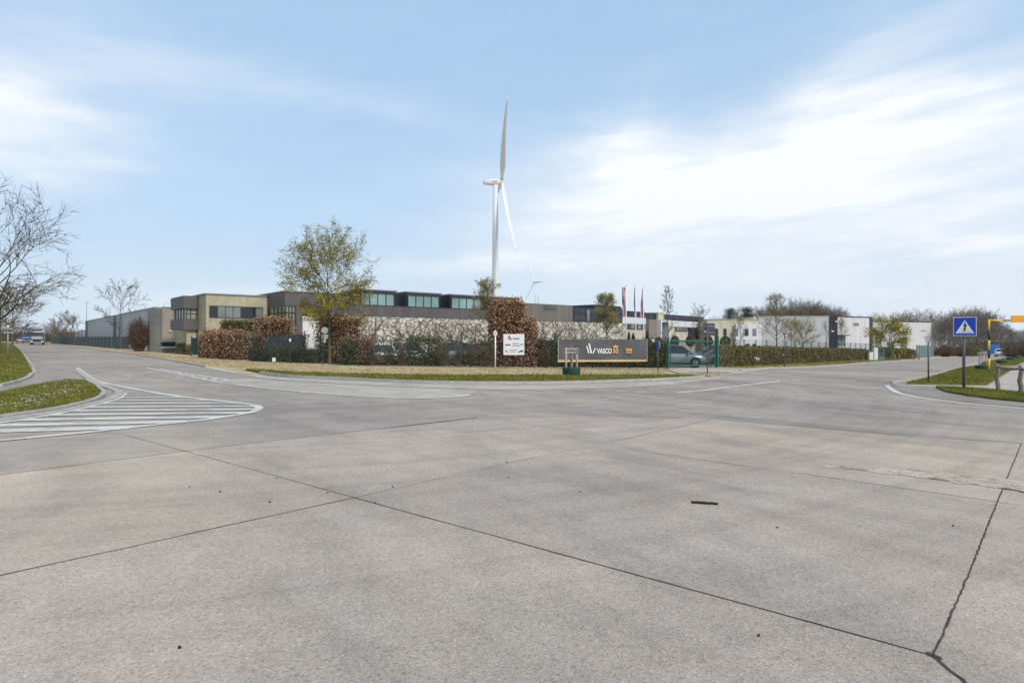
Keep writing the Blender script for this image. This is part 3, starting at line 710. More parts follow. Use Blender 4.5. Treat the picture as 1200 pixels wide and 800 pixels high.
# woods behind the warehouses: a few shared shapes, each tree its own object
def wood(protos, spots, label, group, name='wood_tree'):
    pr = []
    for k, (seed, H, RW, tm) in enumerate(protos):
        pr.append([make_tree(name, label, Vector((0, 0, 0)), H, RW, H*.12, H*.016, seed, twigm=tm, group=group, nl=24, kids=8, lv=3, ang=52, twr=.036), H, False])
    rg = random.Random(9)
    for i, (px, Y, top) in enumerate(spots):
        e = pr[i % len(pr)]
        o = e[0] if not e[2] else copy_tree(e[0]); e[2] = True
        b = GY(px, Y); o.location = b; h = zat(top, Y)-b.z; k = h/e[1]
        o.scale = (k, k, k); o.rotation_euler.z = rg.uniform(0, 6)
    return
spots = []
rg = random.Random(5)
def prof(px, pts):
    for (a, ya), (b, yb) in zip(pts[:-1], pts[1:]):
        if a <= px <= b: return ya+(yb-ya)*(px-a)/(b-a)
    return pts[-1][1]
pr_ = [(1096, 368), (1112, 362), (1135, 357), (1150, 354), (1165, 364), (1178, 376), (1190, 384), (1235, 380)]
for i in range(42):
    px = 1097+i*3.3; spots.append((px, rg.uniform(165, 235), prof(px, pr_)+rg.uniform(1, 9)+(4 if i % 3 == 1 else 0)))
wood([(61, 17, 5.5, 'twiggrey'), (62, 16, 5, 'twiggrey'), (63, 17, 6, 'twiggrey'), (64, 15, 5, 'twiggrey')], spots, 'bare tree in the dense leafless wood beyond the far right warehouse', 'trees of the leafless wood at the right')
sp2 = [(903, 215, 356), (914, 220, 352), (893, 218, 357), (930, 224, 349), (938, 220, 350), (948, 216, 349), (957, 222, 352), (966, 216, 354), (975, 222, 357), (984, 218, 362), (909, 206, 357), (918, 207, 358), (934, 208, 356), (943, 206, 357), (953, 208, 356), (962, 207, 358), (971, 206, 359), (980, 208, 361), (897, 205, 361), (922, 214, 356), (884, 224, 360), (990, 222, 368)]
wood([(71, 16, 6, 'twiggrey'), (72, 16, 6.5, 'twiggrey'), (73, 15, 6, 'twig')], sp2, 'leafless tree rising behind the roof of the grey right warehouse', 'trees behind the grey right warehouse')
sp3 = [(1030, 260, 366), (1040, 255, 366), (1060, 262, 361), (1071, 258, 362), (1082, 262, 363), (1012, 270, 369), (1092, 250, 366)]
wood([(81, 17, 7, 'twiggrey'), (82, 17, 7, 'twiggrey')], sp3, 'pale leafless tree rising behind the white far right warehouse', 'trees behind the white far right warehouse')
sp4 = [(22, 260, 378), (32, 265, 383), (41, 270, 384), (50, 262, 381), (58, 270, 376), (66, 262, 380), (74, 270, 384), (84, 265, 386), (92, 270, 389), (4, 250, 370)]+[(2+i*5.2, 232+(i*37) % 30, 385+(i*7) % 6) for i in range(20)]
wood([(91, 15, 8, 'twigred'), (92, 15, 8, 'twig')], sp4, 'hazy leafless tree at the far end of the left road', 'trees closing the left road')
sp5 = [(838, 190, 370), (832, 195, 371), (860, 205, 360), (824, 200, 372)]
wood([(95, 13, 5, 'twiggrey')], sp5, 'distant pale leafless tree left of the pines above the cream building', 'pale trees near the pines')
def pine(px, Y, top, hw, label, seed):
    b = GY(px, Y); s = Y/F; H = zat(top, Y)-b.z; root = empty('pine_tree', b, label, 'tree')
    MB().tube(b, b+Vector((0, 0, H*.95)), .22, .06, 8).build('trunk', M['bark'], root)
    rg = np.random.default_rng(seed); n = 5200; cl = 46
    cz = rg.uniform(.42, 1, cl); ca = rg.uniform(0, 6.28, cl); cr = hw*s*(1.05-cz)**.5*rg.uniform(.3, 1.1, cl)
    cc = np.c_[np.cos(ca)*cr, np.sin(ca)*cr, cz*H*.97]
    i = rg.integers(0, cl, n); c = cc[i]+rg.normal(0, 1, (n, 3))*np.array([.8, .8, .32])
    raw_mesh('crown', leaf_quads(c+np.array(b), .30, rg, .35), np.arange(n*4).reshape(-1, 4), M['pine'], root)
    mb = MB()
    for q in cc: mb.tube(b+Vector((0, 0, q[2]*.93)), b+Vector(q), .07, .03, 4)
    mb.build('branches', M['bark'], root)
pine(855, 180, 361, 9, 'ragged dark pine above the cream building, left of the rounder pine', 1)
pine(875, 176, 358, 7, 'rounded dark pine beside the ragged one, above the cream building', 2)

# bushes made of thin stems
def twig_bush(name, label, px, Y, top, hw, mat, seed, n=500, cat='bush', leafm=None, nleaf=0, asp=1.0):
    b = GY(px, Y); s = Y/F; H = zat(top, Y)-b.z; Rw = hw*s; root = empty(name, b, label, cat)
    rg = np.random.default_rng(seed); segs = []
    for _ in range(n):
        a = rg.uniform(0, 6.28); r0 = rg.uniform(0, .3)*Rw; th = R(82)*rg.random()**.8; q_ = rg.uniform(.6, 1.05)
        p = np.array([math.cos(a)*r0, math.sin(a)*r0*asp, 0]); e = np.array([math.cos(a)*Rw*math.sin(th)*q_, math.sin(a)*Rw*math.sin(th)*q_*asp, H*math.cos(th*.93)*q_])
        m = p*.5+e*.5+np.array([0, 0, H*.08]); segs += [(p, m, .018, .014), (m, e, .014, .007)]
        for _ in range(5):
            t = rg.uniform(.2, .95); q = m*(1-t)+e*t; segs.append((q, q+rg.normal(0, .25, 3)*np.array([1, 1, .8])+np.array([0, 0, .2]), .018, .010))
    v, f = tubes(segs, 3); raw_mesh('stems', v+np.array(b), f, M[mat], root)
    if leafm:
        src = np.array([q[1] for q in segs]); c = src[rg.integers(0, len(src), nleaf)]+rg.normal(0, .1, (nleaf, 3))
        raw_mesh('leaves', leaf_quads(c+np.array(b), .10, rg), np.arange(nleaf*4).reshape(-1, 4), M[leafm], root)
    return root
twig_bush('twig_bush', 'dense reddish leafless bush beside the left grey warehouse', 162.5, 82, 371, 16, 'twigred', 1, 620)
twig_bush('twig_bush', 'russet leafless bush at the far right road edge, left part', 1108, 120, 403.5, 13, 'twigred', 2, 420)
twig_bush('twig_bush', 'russet leafless bush at the far right road edge, beside its twin', 1128, 124, 404, 12, 'twigred', 3, 420)
twig_bush('twig_bush', 'low pinkish leafless bush behind the height barrier', 1186, 118, 401, 14, 'twigred', 4, 320)
twig_bush('twig_bush', 'low pinkish leafless bush at the right edge behind the barrier', 1206, 112, 400, 15, 'twigred', 5, 320)

# hedges ---------------------------------------------------------
def hedge(name, label, p0, p1, thick, z0, z1, leafm, corem, n, lsize, seed, group=None, core=.85, ragged=.10, ztop2=None, holes=0, bulge=0):
    """straight hedge from p0 to p1 (front line), thickness away from the camera; z0,z1 heights above ground"""
    p0 = Vector((p0[0], p0[1], 0)); p1 = Vector((p1[0], p1[1], 0)); d = (p1-p0); L = d.length; d.normalize()
    nrm = Vector((-d.y, d.x, 0))
    if nrm.y < 0: nrm = -nrm
    mid = (p0+p1)/2; root = empty(name, (mid.x, mid.y, gz(mid.x, mid.y)), label, 'hedge', group)
    z2 = ztop2 if ztop2 is not None else z1
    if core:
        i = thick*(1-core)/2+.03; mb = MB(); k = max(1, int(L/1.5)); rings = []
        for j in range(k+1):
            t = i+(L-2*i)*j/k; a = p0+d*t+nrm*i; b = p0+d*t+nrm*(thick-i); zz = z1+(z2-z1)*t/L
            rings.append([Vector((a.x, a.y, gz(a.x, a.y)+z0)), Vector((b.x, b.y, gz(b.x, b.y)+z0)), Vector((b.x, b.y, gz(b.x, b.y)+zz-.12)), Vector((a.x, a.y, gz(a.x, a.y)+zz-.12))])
        mb.loft(rings); mb.build('branches', M[corem], root)  # solid core behind the leaves; for beech its colour is painted inner shade
    rg = np.random.default_rng(seed)
    H = max(z1, z2)-z0
    areas = np.array([L*H, L*thick*.8, thick*H*.6, thick*H*.6, L*H*.35]); fc = rg.choice(5, n, p=areas/areas.sum())
    a = rg.random(n); b = rg.random(n); sh = np.abs(rg.normal(0, ragged, n))*np.where(rg.random(n) < .5, 1, -.6)
    t = np.where(fc < 2, a*L, np.where(fc == 2, -sh*.8, np.where(fc == 3, L+sh*.8, a*L)))
    w = np.where(fc == 0, -sh*.8, np.where(fc == 4, thick+sh, a*thick if False else b*thick)); w = np.where((fc == 2) | (fc == 3), a*thick, w)
    zt = z1+(z2-z1)*np.clip(t/L, 0, 1)
    z = np.where(fc == 1, zt+sh, z0+(zt-z0)*b)
    und = .06*np.sin(t*2.3+seed)+.05*np.sin(t*5.1); w = w+np.where(fc == 0, und, 0)
    x = p0.x+d.x*t+nrm.x*w; y = p0.y+d.y*t+nrm.y*w
    c = np.c_[x, y, -0.0115*x-.0027*y+z]
    if holes:
        h = np.sin(c[:, 0]*3.7+seed)*np.sin(c[:, 2]*4.3+1)+np.sin(c[:, 0]*1.3+2*seed); c = c[h < 1.2-holes]
    c = c+rg.normal(0, ragged*.35, c.shape)
    m = len(c); raw_mesh('leaves', leaf_quads(c, lsize, rg, .7), np.arange(m*4).reshape(-1, 4), M[leafm], root)
    return root
def hh(py, px, Y): return zat(py, Y)-gz((px-600)/F*Y, Y)    # height above ground of a pixel row
def hedge_px(name, label, x0, Y0, x1, Y1, top0, top1, thick, *a, z0=0, **k):
    return hedge(name, label, GY(x0, Y0), GY(x1, Y1), thick, z0, hh(top0, x0, Y0), *a, ztop2=hh(top1, x1, Y1), **k)
hedge_px('beech_hedge', 'brown-leaved beech hedge below the cream office block', 234, 57.5, 276, 51.5, 389.5, 390.5, 1.2, 'beech', 'beechcore', 7200, .13, 1, ragged=.17, core=.72)
hedge_px('beech_hedge', 'taller brown beech block before the dark-framed windows', 298, 55, 330.5, 53, 373.5, 374.5, 1.2, 'beech', 'beechcore', 6400, .13, 2, ragged=.17, core=.72)
hedge_px('beech_hedge', 'low brown beech hedge peeping over the dark stone wall', 272, 55, 354, 52.4, 391, 391.5, .8, 'beech', 'beechcore', 6000, .12, 3, ragged=.17, core=.72)
hedge_px('clipped_hedge', 'olive clipped hedge in front of the cream office windows', 258, 59, 300, 57, 376, 376, 1.0, 'horn', 'horncore', 8000, .11, 4)
hedge_px('beech_hedge', 'brown beech block behind the trunk of the large budding tree', 369.5, 47, 410, 45.6, 372, 374, 1.4, 'beech', 'beechcore', 7200, .12, 5, ragged=.17, core=.72)
hedge_px('beech_hedge', 'low rusty beech hedge right of the large budding tree', 400, 44, 430, 43.4, 397, 397, .9, 'beech', 'beechcore', 3600, .11, 6, ragged=.17, core=.72)
hedge_px('laurel_bush', 'dark evergreen bush in front of the low beech hedge by the budding tree', 398, 43.3, 411, 43.1, 401, 400, .6, 'ever', 'evercore', 3500, .10, 7, ragged=.14)
hedge_px('beech_hedge', 'tallest brown beech block behind the white company board', 577, 44, 612, 44, 354.5, 354.5, 1.7, 'beech', 'beechcore', 12000, .13, 8, ragged=.17, core=.72)
hedge_px('beech_hedge', 'brown beech shoulder right of the tallest beech block', 608, 43.7, 626, 43.7, 376, 376, 1.5, 'beech', 'beechcore', 5200, .13, 9, ragged=.17, core=.72)
hedge_px('low_hedge', 'low dark hedge at the foot of the dark stone wall', 292, 49.4, 369, 46, 409, 411.5, .9, 'ever', 'evercore', 9000, .09, 10)
hedge_px('ivy_hedge', 'thin dark leafy hedge showing parked cars through it, left of the beech block', 430, 43.4, 478, 43.3, 399, 398, .5, 'ever', 'evercore', 1000, .11, 11, core=0, holes=.45)
hedge_px('laurel_hedge', 'dense glossy dark hedge section below the pale stone wall', 478, 43.2, 513, 43.1, 397, 398.5, .8, 'ever', 'evercore', 4200, .11, 12, core=0, holes=.0, ragged=.14)
hedge_px('ivy_hedge', 'gappy hedge before parked cars between the dense hedge and the beech block', 513, 43.1, 577, 43.1, 400, 400, .6, 'ever', 'evercore', 1600, .11, 13, core=0, holes=.4)
hedge_px('low_hedge', 'knee-high dark hedge along the foot of the mesh fence', 430, 43.0, 577, 43.0, 416, 416, .5, 'horn', 'horncore', 2600, .10, 14, core=0)
for i_, (px_, t_, w_) in enumerate(((436, 400, 7), (455, 406, 8), (470, 402, 7), (520, 404, 8), (537, 408, 8), (552, 402, 8), (567, 404, 7), (640, 402, 8))):
    twig_bush('twig_bush', ('tangled leafless shrub behind the mesh fence, leftmost under the roof lights', 'low tangled shrub before the pale car windscreen', 'leafless shrub just left of the dense dark hedge section', 'leafless shrub just right of the dense dark hedge section', 'low leafless shrub before the grey estate car', 'leafless shrub before the dark blue car', 'leafless shrub touching the tall beech block behind the fence', 'leafless shrub between the beech shoulder and the banner')[i_], px_, 42.4, t_, w_, 'twigred', 60+i_, 18, leafm='horn', nleaf=120, asp=.35)
hedge_px('laurel_hedge', 'dark green hedge section between the beech shoulder and the banner', 626, 44.2, 656, 44.2, 401, 401, .9, 'ever', 'evercore', 5000, .11, 15, ragged=.14)
hedge_px('laurel_hedge', 'dark hedge running behind the long banner', 656, 44.4, 757, 45, 402, 402, .9, 'ever', 'evercore', 9000, .11, 16, core=.8)
hedge_px('laurel_hedge', 'dark leafy hedge section between the banner and the green gate', 757, 45, 782, 45.2, 400.5, 402, .9, 'ever', 'evercore', 5500, .11, 17, ragged=.14)
hedge_px('clipped_hedge', 'brownish gappy start of the clipped hedge right of the gate', 843, 46.6, 872, 51, 407, 407.5, .9, 'horn', 'horncore', 3600, .11, 18, core=.0, ragged=.15)
hedge_px('clipped_hedge', 'long clipped olive-brown hedge along the right road', 872, 51, 1019, 82.5, 407.5, 410.5, 1.1, 'horn', 'horncore', 26000, .12, 19)
hedge_px('clipped_hedge', 'short clipped hedge right of the dark green far gate', 1046, 88, 1073, 92, 409.5, 410, 1.1, 'horn', 'horncore', 6500, .12, 20)
hedge_px('clipped_hedge', 'small clipped hedge block below the projecting dark bay', 206, 70, 214.5, 69, 403.5, 404.5, .9, 'horn', 'horncore', 1500, .12, 21)
hedge_px('clipped_hedge', 'second small clipped hedge block, nearer the cream office', 217.5, 67.5, 226, 66, 405, 405.5, .9, 'horn', 'horncore', 1500, .12, 22)
hedge_px('low_hedge', 'low dark scrub at the foot of the russet bushes at the far right road edge', 1092, 128, 1149, 134, 410, 408, 2, 'horn', 'horncore', 5000, .25, 33, ragged=.3)
hedge_px('low_hedge', 'dark low hedge closing the far right road below the wood', 1132, 225, 1235, 215, 401.5, 401, 3, 'horn', 'horncore', 5000, .35, 31)
hedge_px('low_hedge', 'dark scrub closing the far end of the left road', -30, 245, 112, 245, 390, 393, 4, 'horn', 'horncore', 6000, .45, 32, ragged=.5)
def conifer(px, Y, top, bot, hw, label, seed, rnd=False):
    b = GY(px, Y); s = Y/F; H = zat(top, Y)-b.z; root = empty('shrub', b, label, 'shrub'); rg = np.random.default_rng(seed)
    MB().tube(b, b+Vector((0, 0, H*.8)), .05, .03, 6).build('trunk', M['bark'], root)
    n = 1500; t = rg.random(n); a = rg.uniform(0, 6.28, n); r = hw*s*(np.sqrt(np.clip(1-(2*t-1)**2, 0, 1)) if rnd else (1.02-t)**.8)*rg.uniform(.6, 1.05, n)
    z0 = max(.1, H-(bot-top)*s); c = np.c_[np.cos(a)*r, np.sin(a)*r, z0+t*(H-z0)]
    raw_mesh('crown', leaf_quads(c+np.array(b), .14, rg), np.arange(n*4).reshape(-1, 4), M['ever'], root)
conifer(737, 66, 389, 402, 2.6, 'small dark conical evergreen below the flags, left one', 1)
conifer(742, 66, 390.5, 402, 2.6, 'small dark conical evergreen below the flags, right one', 2)
conifer(758.5, 66, 388, 402, 3.2, 'small dark conical evergreen left of the office portal', 3)
conifer(791, 70, 393.5, 406, 5, 'round clipped evergreen shrub above the left half of the green gate', 4, True)
conifer(809, 72, 393, 406, 5.5, 'round clipped evergreen shrub above the right half of the green gate', 5, True)
conifer(830, 74, 393.5, 406, 5.5, 'round dark shrub behind the right gatepost', 6, True)
conifer(850, 76, 394, 406, 6.5, 'round dark shrub right of the gatepost before the cream building', 7, True)
conifer(772, 68, 395, 406, 4, 'low round evergreen shrub at the foot of the office portal', 8, True)

# ------------------------------------------------------------------ buildings
class Facade:
    """vertical plane through O along direction d; depth positive = into the building"""
    def __init__(s, O, d, flip=False):
        s.O = Vector((O[0], O[1], 0)); s.d = Vector(d); s.n = Vector((-d[1], d[0], 0))*(-1 if flip else 1)
    def t(s, px): return hit(px, s.O, s.d)
    def P(s, t, w=0): return s.O+s.d*t+s.n*w
    def Y(s, px): return s.P(s.t(px)).y
    def z(s, px, py): return zat(py, s.Y(px))
    def box(s, mb, t0, t1, z0, z1, w0, w1):
        a, b, c, e = s.P(t0, w0), s.P(t1, w0), s.P(t1, w1), s.P(t0, w1)
        q = [a, b, c, e]; return mb.hexa([(p.x, p.y, z0) for p in q], [(p.x, p.y, z1) for p in q])
    def px(s, mb, x0, x1, y0, y1, w0, w1):       # y0 top row, y1 bottom row read at the middle
        xm = (x0+x1)/2; return s.box(mb, s.t(x0), s.t(x1), s.z(xm, y1), s.z(xm, y0), w0, w1)
    def window(s, root, x0, x1, y0, y1, pane='glassdark', n=1, bars=0, fr=.06):
        xm = (x0+x1)/2; t0, t1 = s.t(x0), s.t(x1); z0, z1 = s.z(xm, y1), s.z(xm, y0)
        if t1 < t0: t0, t1 = t1, t0
        mb = MB()
        s.box(mb, t0, t1, z0-fr, z0, -.05, .03); s.box(mb, t0, t1, z1, z1+fr, -.05, .03)
        ts = [t0+(t1-t0)*i/n for i in range(n+1)]
        for t in ts: s.box(mb, t-fr/2, t+fr/2, z0+.001, z1-.001, -.045, .03)
        for j in range(bars):
            z = z0+(z1-z0)*(j+1)/(bars+1)
            for i in range(n): s.box(mb, ts[i]+fr/2, ts[i+1]-fr/2, z-fr/2, z+fr/2, -.04, .03)
        w = mb.build('window', M['frame'], root)
        panes = pane if isinstance(pane, (list, tuple)) else [pane]*n
        for i in range(n):
            g = MB(); s.box(g, ts[i]+fr/2, ts[i+1]-fr/2, z0, z1, -.012, .02); g.build('pane', M[panes[i % len(panes)]], w)
        return w
def bld(name, label, p): return empty(name, (p.x, p.y, gz(p.x, p.y)), label, 'building')
FL = -1.5      # walls start below the ground
# left grey warehouse
fW = Facade(GY(182, 84), V, True)       # normal into building is +U
root = bld('warehouse', 'long light grey panelled warehouse along the left road', fW.P(0))
tE = fW.t(100); zT = zat(361, 84)
mb = MB(); fW.box(mb, 0, tE, FL, zT, 0, 34); mb.build('wall', M['panelV'], root)
mb = MB(); fW.box(mb, -.1, tE+.1, zT, zT+.18, -.08, .5); mb.build('roof_edge', M['zinclight'], root)
for x in (134.5, 101.5):
    t = fW.t(x); mb = MB(); fW.box(mb, t-1.6, t+1.6, FL, zT-.02, -.06, .1); mb.build('panel', M['frame'], root)
mb = MB(); fW.box(mb, tE+.2, tE+55, FL, zT-1.4, 3, 30); mb.build('wing', M['panelV'], root)
for i in range(6):
    t = tE+4+i*8; mb = MB(); fW.box(mb, t, t+3, .2, 3.6, 2.93, 3.05); mb.build('dock_door', M['glassmid'], root)
# grey brick block
cB = GY(190, 76); fB = Facade(cB, U); root = bld('brick_building', 'low grey-brown brick block left of the projecting dark bay', cB)
zB = zat(360.5, 76); mb = MB(); fB.box(mb, 0, fB.t(236), FL, zB, 0, 9); mb.build('wall', M['brick'], root)
mb = MB(); fB.box(mb, -.06, fB.t(236), zB, zB+.12, -.06, .3); mb.build('coping', M['zinclight'], root)
fB.window(root, 200, 203.6, 377, 383.6)
mb = MB(); fB.px(mb, 189, 206, 400.6, 405.5, -.35, .5); mb.build('loading_bay', M['black'], root)
mb = MB(); fB.px(mb, 189, 206, 406, 407.5, -.6, -.1); mb.build('ramp', M['offwhite'], root)
mb = MB(); fB.px(mb, 215.5, 222.5, 396, 402, -.08, .05); mb.build('door', M['galv'], root)
mb = MB(); fB.px(mb, 198.5, 201, 386.5, 388.5, -.2, .0); mb.build('wall_lamp', M['offwhite'], root)
mb = MB()
for i in range(9):
    t = .3+i*1.1; p = fB.P(t, .4); mb.tube((p.x, p.y, zB+.1), (p.x, p.y, zB+.55), .02, .02, 5)
a, b_ = fB.P(.3, .4), fB.P(9.1, .4); mb.tube((a.x, a.y, zB+.55), (b_.x, b_.y, zB+.55), .02, .02, 5); mb.build('railing', M['galv'], root)
# cream office with bay
cO = GY(241.5, 66); fO = Facade(cO, U); root = bld('office_block', 'cream brick office block with a ribbon window and projecting dark bay', cO)
zO = zat(344.8, 66); tO = fO.t(313.5)
fOl = Facade(cO, V, True); dO = fOl.t(232.8)
mb = MB(); fO.box(mb, 0, tO, FL, zO, 0, 16); mb.build('wall', M['cream'], root)
mb = MB(); fO.box(mb, -.12, tO-.05, zO, zO+.14, -.1, 16.1); mb.build('coping', M['zinclight'], root)
fO.window(root, 245.5, 308, 359.6, 372.2, ['glassdark', 'glassmid', 'glassmid', 'glassmid', 'glassdark', 'glassdark', 'glassmid'], n=7)
# bay: sits on the left side at depth dO
cb = fO.P(0, dO); fY = Facade(cb, U)     # front of the bay on the rear line
tb = fY.t(215); 
mb = MB(); fY.box(mb, tb, .0, zat(361.5, cb.y), zat(347, cb.y), 0, 6); mb.build('bay_roof', M['zinc'], root)
mb = MB(); fY.box(mb, tb, .0, zat(386.2, cb.y), zat(373.5, cb.y), 0, 6); mb.build('bay_floor', M['zinc'], root)
mb = MB(); fY.box(mb, tb+.35, .0, zat(373.5, cb.y), zat(361.5, cb.y), .3, 5.6); mb.build('bay_glazing', M['glassolive'], root)
mb = MB()
zz0, zz1 = zat(373.5, cb.y), zat(361.5, cb.y)
for t in (tb+.36, tb/2, -.12): fY.box(mb, t-.05, t+.05, zz0, zz1, .24, .32)
fY.box(mb, tb+.3, 0, (zz0+zz1)/2-.03, (zz0+zz1)/2+.03, .25, .31)
for w in (1.4, 2.7, 4.0, 5.2): fY.box(mb, tb+.28, tb+.34, zz0, zz1, w-.04, w+.04)
mb.build('bay_mullions', M['frame'], root)
mb = MB(); fY.box(mb, tb+1.9, -.2, FL, zat(386.2, cb.y), .8, 5); mb.build('bay_recess', M['brownW'], root)
mb = MB(); fY.box(mb, -1.1, -.15, FL, zat(386.2, cb.y), .4, .78); mb.build('column', M['cream'], root)
# long factory: zinc corner block, stone wall, roof-light boxes, brown block
k0 = fO.P(tO+.02, 0); kk = Facade(k0, V, True)
tt = (lambda: hit(334, k0, V))(); c1 = k0+V*tt
fZ = Facade(c1, U); root = bld('factory', 'long factory with dark zinc upper floor, roof lights and pale rough stone wall', c1)
zZ = zat(341.6, c1.y); tz = fZ.t(421)
def zf(px, py): return fZ.z(px, py)
tw0, tw1 = fZ.t(347.2), fZ.t(354.6); dl = -tt
zl = zat(358, c1.y)
# zinc top of the corner block with slight slope at the left
mb = MB(); fZ.box(mb, 0, tz, zl, zZ, 0, 14); mb.build('upper_cladding', M['zinc'], root)
mb = MB()
a, b_, c_, d_ = fZ.P(-.1, -.1), fZ.P(tz, -.1), fZ.P(tz, 14), fZ.P(-.1, 14)
mb.hexa([(p.x, p.y, zZ) for p in (a, b_, c_, d_)], [(p.x, p.y, zZ+.12) for p in (a, b_, c_, d_)]); mb.build('roof_edge', M['zinclight'], root)
mb = MB(); fZ.box(mb, tw0, tw1, FL, zl-.003, 0, 5); mb.build('corner_pier', M['zinc'], root)
mb = MB(); fZ.box(mb, .12, tw0-.003, FL, zl-.003, .14, 9); mb.build('glazed_corner', M['glassolive'], root)
mb = MB(); zb_ = zat(392, c1.y)
for i in range(4): t = .12+(tw0-.2)*i/3; fZ.box(mb, t-.05, t+.05, zb_-2, zl-.004, .06, .15)
for y in (366, 375.5, 384.5): z = zat(y, c1.y); fZ.box(mb, .07, tw0-.01, z-.06, z+.06, .05, .145)
for w in (1.2, 2.4, 3.6, 4.8): fZ.box(mb, .04, .14, zb_-2, zl-.004, w-.05, w+.05)
for y in (366, 375.5, 384.5): z = zat(y, c1.y); fZ.box(mb, .03, .13, z-.06, z+.06, .2, 8)
mb.build('mullions', M['frame'], root)
mb = MB(); fZ.box(mb, tw1+.003, fZ.t(409.5), FL, zf(375, 370.8), .05, 6); mb.build('white_wall', M['facia'], root)
# stone wall
te = fZ.t(733); zs = fZ.z(430, 370.4)
mb = MB(); fZ.box(mb, fZ.t(409.5)+.003, te, FL, zs, .05, 8); mb.build('stone_wall', M['rubble'], root)
zb1 = fZ.z(430, 357.6)
mb = MB(); fZ.box(mb, tw1+.003, tz, zs+.003, zl-.004, 0, 14); fZ.box(mb, tz+.003, fZ.t(613), zs+.003, zb1, 0, 14); mb.build('zinc_band', M['zinc'], root)
mb = MB(); fZ.box(mb, fZ.t(421), fZ.t(613), zb1+.0, zb1+.07, -.05, 14); mb.build('band_flashing', M['frame'], root)
zr = fZ.z(430, 339.4)
def rooflight(x0, x1, panes):
    t0, t1 = fZ.t(x0), fZ.t(x1)
    mb = MB(); fZ.box(mb, t0, t1, zb1+.07, zr, .9, 5.2); o = mb.build('roof_light', M['navy'], root)
    mb = MB(); fZ.box(mb, t0-.08, t1+.08, zr, zr+.14, .6, 5.3); mb.build('cap', M['zinclight'], o)
    fr = MB(); n = panes; z0, z1 = zb1+.12, zr-.32
    for i in range(n+1): t = t0+.25+(t1-t0-.5)*i/n; fZ.box(fr, t-.05, t+.05, z0, z1, .78, .92)
    fZ.box(fr, t0, t1, z1, zr-.003, .72, .95); fr.build('frame', M['frame'], o)
    for i in range(n):
        a = t0+.25+(t1-t0-.5)*i/n+.07; b = t0+.25+(t1-t0-.5)*(i+1)/n-.07
        p = MB(); fZ.box(p, a, b, z0, z1, .82, .905); p.build('pane', M['glassgreen'], o)
for x0, x1, n in ((424.5, 468, 4), (480, 520.5, 4), (531.5, 570, 4), (580, 612.5, 3)): rooflight(x0, x1, n)
mb = MB(); fZ.box(mb, fZ.t(613)+.003, fZ.t(671), zs+.003, fZ.z(640, 356.2), 0, 12); br = mb.build('brown_block', M['brown'], root)
mb = MB(); fZ.px(mb, 637, 652, 358, 363.5, -.04, .1); mb.build('louvre', M['zinc'], root)
mb = MB(); p = fZ.P(fZ.t(647), 3); mb.tube((p.x, p.y, zr-1), (p.x, p.y, zr+.9), .05, .03, 6); mb.build('antenna', M['galv'], root)
mb = MB(); p = fZ.P(fZ.t(440.5), -.08); mb.tube((p.x, p.y, 0), (p.x, p.y, zs), .07, .07, 6); mb.build('downpipe', M['galv'], root)
# climbing stems on the stone wall
rg2 = np.random.default_rng(8); segs = []
for i in range(150):
    t = rg2.uniform(fZ.t(411), fZ.t(700)); p = fZ.P(t, -.02); q = np.array([p.x, p.y, rg2.uniform(.3, 2.2)]); d = np.array([U.x*rg2.normal(0, .5), U.y*rg2.normal(0, .5), 1.])
    for k in range(9):
        d = d+np.array([U.x, U.y, 0])*rg2.normal(0, .5)+np.array([0, 0, .15]); d /= np.linalg.norm(d); q2 = q+d*rg2.uniform(.25, .55)
        if q2[2] > zs-.1: break
        segs.append((q, q2, .05*(1-k*.08), .045*(1-k*.08))); 
        if rg2.random() < .6:
            e = np.array([U.x, U.y, 0])*rg2.normal(0, .5)+np.array([0, 0, .3]); segs.append((q2, q2+e, .03, .018))
        q = q2
v, f = tubes(segs, 3); raw_mesh('climbing_stems', v, f, M['twigred'], root)
# dark office
O5 = fZ.P(fZ.t(671.5), 2); f5 = Facade(O5, W); root = bld('office_building', 'office with black glass upper storeys, white bands and a cream framed portal', O5)
z5 = f5.z(685, 360.3); f5.box(mb := MB(), 0, f5.t(700), FL, z5, 0, 12); mb.build('black_glass_wing', M['navy'], root)
f5.box(mb := MB(), f5.t(687), f5.t(690.6), f5.z(688, 376), z5-.3, -.1, .1); mb.build('pale_pane', M['glassmid'], root)
f5.box(mb := MB(), f5.t(700)+.003, f5.t(729.5), FL, f5.z(715, 357.8), .3, 12); mb.build('black_glass_tower', M['navy'], root)
for x0, x1, y0, y1 in ((672, 686, 362, 366), (691, 699, 362, 367), (672, 686, 369, 375), (722, 729, 361, 367), (722, 729, 369, 376), (702, 712, 360, 368)):
    f5.window(root, x0, x1, y0, y1, n=2)
ta, tb5 = f5.t(729.5)+.003, f5.t(757); z0_ = f5.z(743, 364.5)
f5.box(mb := MB(), ta, tb5, f5.z(743, 371.8), z0_, .2, 12); mb.build('black_band', M['navy'], root)
f5.box(mb := MB(), ta, tb5, f5.z(743, 379.4), f5.z(743, 371.8)-.003, 0, 12); mb.build('white_band', M['facia'], root)
f5.box(mb := MB(), ta, tb5, FL, f5.z(743, 379.4)-.003, .12, 12); mb.build('cream_wall', M['creamW'], root)
f5.window(root, 731, 755, 379.8, 385, ['glassmid', 'glassdark'], n=6)
f5.box(mb := MB(), tb5+.003, f5.t(772), f5.z(763, 374.6), f5.z(763, 366.5), .5, 12); mb.build('black_band', M['navy'], root)
f5.box(mb := MB(), tb5+.003, f5.t(766.3), FL, f5.z(762, 374.6)-.003, -.6, 10); mb.build('brown_wing', M['brownW'], root)
